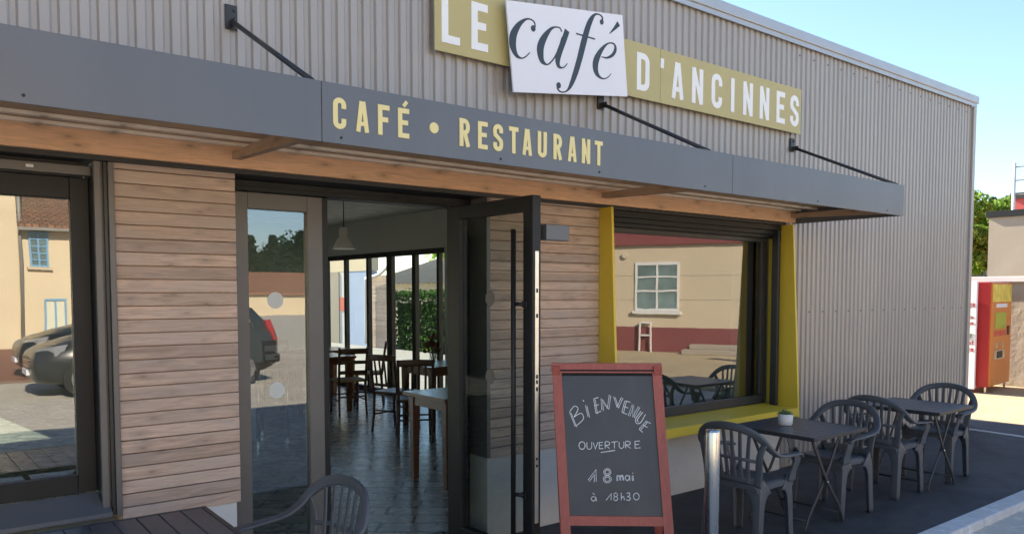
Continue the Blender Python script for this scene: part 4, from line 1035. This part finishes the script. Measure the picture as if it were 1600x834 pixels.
def house_window(x0, x1, z0, z1, y, bars, pane, parent, fm='blue'):
    b = B(); w = .05
    bx(b, x0, x1, y, y + .06, z1 - w, z1); bx(b, x0, x1, y, y + .06, z0, z0 + w); bx(b, x0, x0 + w, y, y + .06, z0 + w, z1 - w); bx(b, x1 - w, x1, y, y + .06, z0 + w, z1 - w)
    bx(b, (x0 + x1) / 2 - .025, (x0 + x1) / 2 + .025, y, y + .055, z0 + w, z1 - w)
    for k in range(bars): z = z0 + (z1 - z0) * (k + 1) / (bars + 1); bx(b, x0 + w, x1 - w, y + .005, y + .05, z - .018, z + .018)
    f = obj('window', b, fm, parent); obj('pane', box(x0 + w, x1 - w, y + .004, y + .02, z0 + w, z1 - w), pane, f)
    obj('sill', box(x0 - .08, x1 + .08, y, y + .12, z0 - .09, z0 - .005), 'beige', f)
house_window(3.08, 3.56, 2.36, 3.36, -.035, 4, 'winglass', ho); house_window(3.40, 3.98, .40, 1.42, -.035, 0, 'curtain', ho)
house_window(4.9, 5.6, 2.36, 3.3, -.035, 3, 'winglass', ho); house_window(4.8, 5.7, .3, 1.45, -.035, 0, 'curtain', ho)
house_window(-.9, 0, 3.6, 4.9, .004, 3, 'winglass', ho); house_window(.9, 1.8, .9, 2.3, .004, 3, 'curtain', ho)
b = B(); cyl(b, (2.86, .06, .3), (2.86, .06, 6.3), .05, seg=10); bx(b, 2.8, 8.5, .26, .36, 3.38, 3.46); obj('downpipe', b, 'greypipe', ho)
struct('pavement', box(-14, 2.6, -21.98, -12.4, -.12, -.005), 'redpave')
ba = thing('low_barn', 'low cream barn with a red tiled roof mirrored in the sidelight glass', 'building', (22, -52, 0))
obj('wall', box(-9, 13, -6, 0, -.1, 1.55), 'cream', ba)
b = B(); hexa(b, [(-9.3, .35, 1.42), (13.3, .35, 1.42), (13.3, -3, 3.05), (-9.3, -3, 3.05), (-9.3, .35, 1.56), (13.3, .35, 1.56), (13.3, -3, 3.19), (-9.3, -3, 3.19)])
hexa(b, [(-9.3, -3, 3.05), (13.3, -3, 3.05), (13.3, -6.3, 1.42), (-9.3, -6.3, 1.42), (-9.3, -3, 3.19), (13.3, -3, 3.19), (13.3, -6.3, 1.56), (-9.3, -6.3, 1.56)])
obj('roof', b, 'redtile', ba)
# beige building: local x runs away along its front, local +y is inside
ang = math.atan2(-.89, -.45)
bb = thing('beige_building', 'beige building with burgundy bands mirrored in the yellow framed window', 'building', (16.9, -8.6, 0), ang)
# front plane is local y=0 ; outside is local -y
obj('wall', box(-3.2, 7, 0.0, 6, 0, 3.3), 'beige', bb)
b = B(); bx(b, -3.3, 7.1, -.09, 6, 2.88, 3.31, .01); obj('cornice', b, 'burg', bb)
b = B(); bx(b, -3.22, 7.02, -.025, 5.9, 0, .66); obj('base_band', b, 'burg', bb)
b = B()
for z in (1.4, 2.05): bx(b, -3.21, 7.01, -.004, -.0005, z, z + .012)
obj('render_joint', b, 'flat_beige', bb)
for x0 in (.86, 3.6):
    b = B(); x1 = x0 + 1.2
    for q in ((x0, x1, 2.34, 2.42), (x0, x1, 1.10, 1.17), (x0, x1, 1.62, 1.67), (x0, x1, 2.0, 2.04)): bx(b, q[0], q[1], -.03, .01, q[2], q[3])
    for x in (x0, x1 - .06, x0 + .57): bx(b, x, x + .06, -.031, .009, 1.10, 2.42)
    bx(b, x0 - .06, x1 + .06, -.10, .0, 1.02, 1.095)
    f_ = obj('window', b, 'white_metal', bb); obj('pane', box(x0 + .05, x1 - .05, -.012, -.002, 1.15, 2.35), 'winglass', f_)
b = B(); bx(b, -.9, .62, -.75, -.026, 0, .12, .01); bx(b, -.8, .50, -.42, -.027, .121, .24, .01); obj('step', b, 'flat_beige', bb)
cyl_b = B(); cyl(cyl_b, (2.35, -.06, 2.62), (2.35, -.005, 2.62), .08, seg=16); obj('wall_lamp', cyl_b, 'beige', bb)
rk = thing('bike_rack', 'white metal stand against the beige building, mirrored in the window', 'rack', (16.10, -10.15, 0), ang)
b = B()
for x in (-.16, .16):
    for y in (-.1, .1): bx(b, x - .02, x + .02, y - .02, y + .02, -.05, .80)
for z in (.76, .42): bx(b, -.16, .16, -.12, .12, z, z + .04)
obj('frame', b, 'white_metal', rk)

# ------------------------------------------------------------------ cars (mirrored)
def make_car(label, paint):
    t = thing('parked_car', label, 'car', group='cars parked across the street')
    L0 = [(-1.98, .55, .36, .62, .62), (-1.92, .70, .24, .70, .72), (-1.72, .79, .20, .76, .80), (-1.40, .83, .19, .84, .90), (-.95, .85, .18, .92, 1.0), (-.2, .86, .18, .95, 1.0), (.7, .86, .18, .97, 1.0), (1.35, .85, .18, .99, 1.02), (1.75, .82, .22, 1.0, 1.02), (1.92, .76, .28, .95, .99), (2.0, .64, .36, .80, .84)]
    b = B(); rings = []
    for x, w, zb, zs, zt in L0:
        h = []
        for yy, zz in ((0, zb), (w * .7, zb), (w * .96, zb + .07), (w, (zb + zs) / 2), (w * .985, zs - .06), (w * .90, zs), (w * .5, zt + .005), (0, zt + .015)): h.append((yy, zz))
        pts = h + [(-y, z) for y, z in h[-2:0:-1]]
        rings.append([b.verts.new((x, y, z)) for y, z in pts])
    n = len(rings[0])
    for a, c in zip(rings, rings[1:]):
        for i in range(n):
            fc = b.faces.new((a[i], a[(i + 1) % n], c[(i + 1) % n], c[i])); fc.smooth = True
    b.faces.new(rings[0][::-1]); b.faces.new(rings[-1]); body = obj('body', b, paint, t)
    G0 = [(-1.00, .72, .96, .97), (-.60, .74, .97, 1.22), (-.15, .70, .98, 1.42), (.5, .70, .99, 1.48), (1.2, .69, 1.0, 1.46), (1.60, .68, 1.0, 1.36), (1.90, .66, .99, 1.02)]
    b = B(); rings = []
    for x, w, z0, z1 in G0:
        wt = w * (1 - .20 * (z1 - z0) / .5)
        rings.append([b.verts.new(p) for p in ((x, -w - .08, z0 - .02), (x, -wt - .02, z1 - .04), (x, -wt * .8, z1), (x, wt * .8, z1), (x, wt + .02, z1 - .04), (x, w + .08, z0 - .02))])
    for a, c in zip(rings, rings[1:]):
        for i in range(5):
            fc = b.faces.new((a[i], a[i + 1], c[i + 1], c[i])); fc.smooth = True
    obj('glasshouse', b, 'carglass', t)
    b = B(); rings = []
    for x, w, z0, z1 in G0[2:6]:
        wt = w * (1 - .20 * (z1 - z0) / .5)
        rings.append([b.verts.new(p) for p in ((x, -wt - .03, z1 - .05), (x, -wt * .8, z1 + .012), (x, 0, z1 + .03), (x, wt * .8, z1 + .012), (x, wt + .03, z1 - .05))])
    for a, c in zip(rings, rings[1:]):
        for i in range(4): fc = b.faces.new((a[i], a[i + 1], c[i + 1], c[i])); fc.smooth = True
    bmesh.ops.solidify(b, geom=b.faces[:], thickness=.012)
    for s in (-1, 1):
        for (x, zt) in ((-.15, 1.39), (.55, 1.44), (1.45, 1.36)):
            q = .79 if x < 1 else .78; sweep(b, [V(x - (.55 if x < 0 else -.05), s * (q + .025), .97), V(x, s * .60, zt)], V(1, 0, 0), .07, .02, 8, .7)
    obj('roof', b, paint, t)
    for x in (-1.30, 1.28):
        for s in (-1, 1):
            b = B(); cyl(b, (x, s * .68, .30), (x, s * .875, .30), .30, seg=28); w = obj('wheel', b, 'tyre', t)
            b = B(); cyl(b, (x, s * .872, .30), (x, s * .885, .30), .20, seg=24)
            for k in range(5): a = k * 1.2566; bx(b, x + .11 * math.cos(a) - .025, x + .11 * math.cos(a) + .025, min(s * .884, s * .893), max(s * .884, s * .893), .30 + .11 * math.sin(a) - .025, .30 + .11 * math.sin(a) + .025)
            obj('rim', b, 'alloy', w)
    for s in (-1, 1):
        b = B(); hexa(b, [(-1.93, s * .44, .62), (-1.70, s * .785, .66), (-1.60, s * .79, .68), (-1.85, s * .40, .64), (-1.92, s * .44, .72), (-1.70, s * .79, .80), (-1.52, s * .80, .84), (-1.84, s * .40, .765)]); obj('headlight', b, 'headlight', t)
        b = B(); hexa(b, [(1.80, s * .66, .78), (1.88, s * .80, .78), (1.97, s * .72, .78), (1.97, s * .62, .78), (1.70, s * .66, 1.16), (1.72, s * .80, 1.14), (1.84, s * .72, 1.16), (1.84, s * .62, 1.16)]); obj('taillight', b, 'redlight', t)
        b = B(); bx(b, -.75, -.58, min(s * .86, s * 1.0), max(s * .86, s * 1.0), .95, 1.06, .02); obj('mirror', b, paint, t)
    b = B()
    for z in (.45, .50, .55): bx(b, -2.0, -1.92, -.36, .36, z, z + .025)
    obj('grille', b, 'chrome', t); b = B(); bx(b, 1.9, 2.03, -.70, .70, .36, .52, .03); obj('bumper', b, paint, t)
    b = B(); bx(b, 2.01, 2.035, -.25, .25, .60, .71); bx(b, -2.02, -1.97, -.25, .25, .34, .43); obj('number_plate', b, 'white_sign', t)
    return t
ca = make_car('charcoal hatchback parked across the street, nearer of two mirrored in the glass', 'carpaint'); ca.location = (3.62, -10.4, -.055)
cb = make_car('black car parked behind the charcoal hatchback, mirrored in the left window', 'carpaint2'); cb.location = (3.75, -13.2, -.055)

# ------------------------------------------------------------------ light, sky, camera
SUN_EL, SUN_AZ = 31.0, -8.0      # azimuth from +y towards +x
w = bpy.data.worlds.new('World'); S.world = w; w.use_nodes = True
n = w.node_tree.nodes; l = w.node_tree.links
bg = n.get('Background') or n.new('ShaderNodeBackground')
sky = n.new('ShaderNodeTexSky'); sky.sky_type = 'NISHITA'; sky.sun_disc = False
sky.sun_elevation = R(SUN_EL); sky.sun_rotation = R(SUN_AZ); sky.air_density = 1.0; sky.dust_density = .5; sky.ozone_density = 3.0
l.new(sky.outputs[0], bg.inputs[0]); bg.inputs[1].default_value = .085
sd = bpy.data.lights.new('sun', 'SUN'); sd.energy = 5.0; sd.angle = R(.5); sd.color = (1, .88, .70)
so = bpy.data.objects.new('sun', sd); COL.objects.link(so)
dirv = V(math.sin(R(SUN_AZ)) * math.cos(R(SUN_EL)), math.cos(R(SUN_AZ)) * math.cos(R(SUN_EL)), math.sin(R(SUN_EL)))
so.rotation_euler = dirv.to_track_quat('Z', 'Y').to_euler()
cd = bpy.data.cameras.new('camera'); co = bpy.data.objects.new('camera', cd); COL.objects.link(co)
co.location = (0, -4.0, 1.6); co.rotation_euler = (R(90 - 3.1), 0, R(-38.3))
cd.sensor_width = 36; cd.lens = 1220 / 1600 * 36; cd.shift_y = (523 - 417) / 1600; cd.clip_end = 2000; cd.clip_start = .05
S.camera = co
S.view_settings.view_transform = 'Standard'; S.view_settings.look = 'None'; S.view_settings.exposure = 1.95; S.view_settings.gamma = 1
S.cycles.max_bounces = 10; S.cycles.transparent_max_bounces = 24; S.cycles.glossy_bounces = 5; S.cycles.diffuse_bounces = 4
S.cycles.use_denoising = True; S.cycles.sample_clamp_indirect = 8
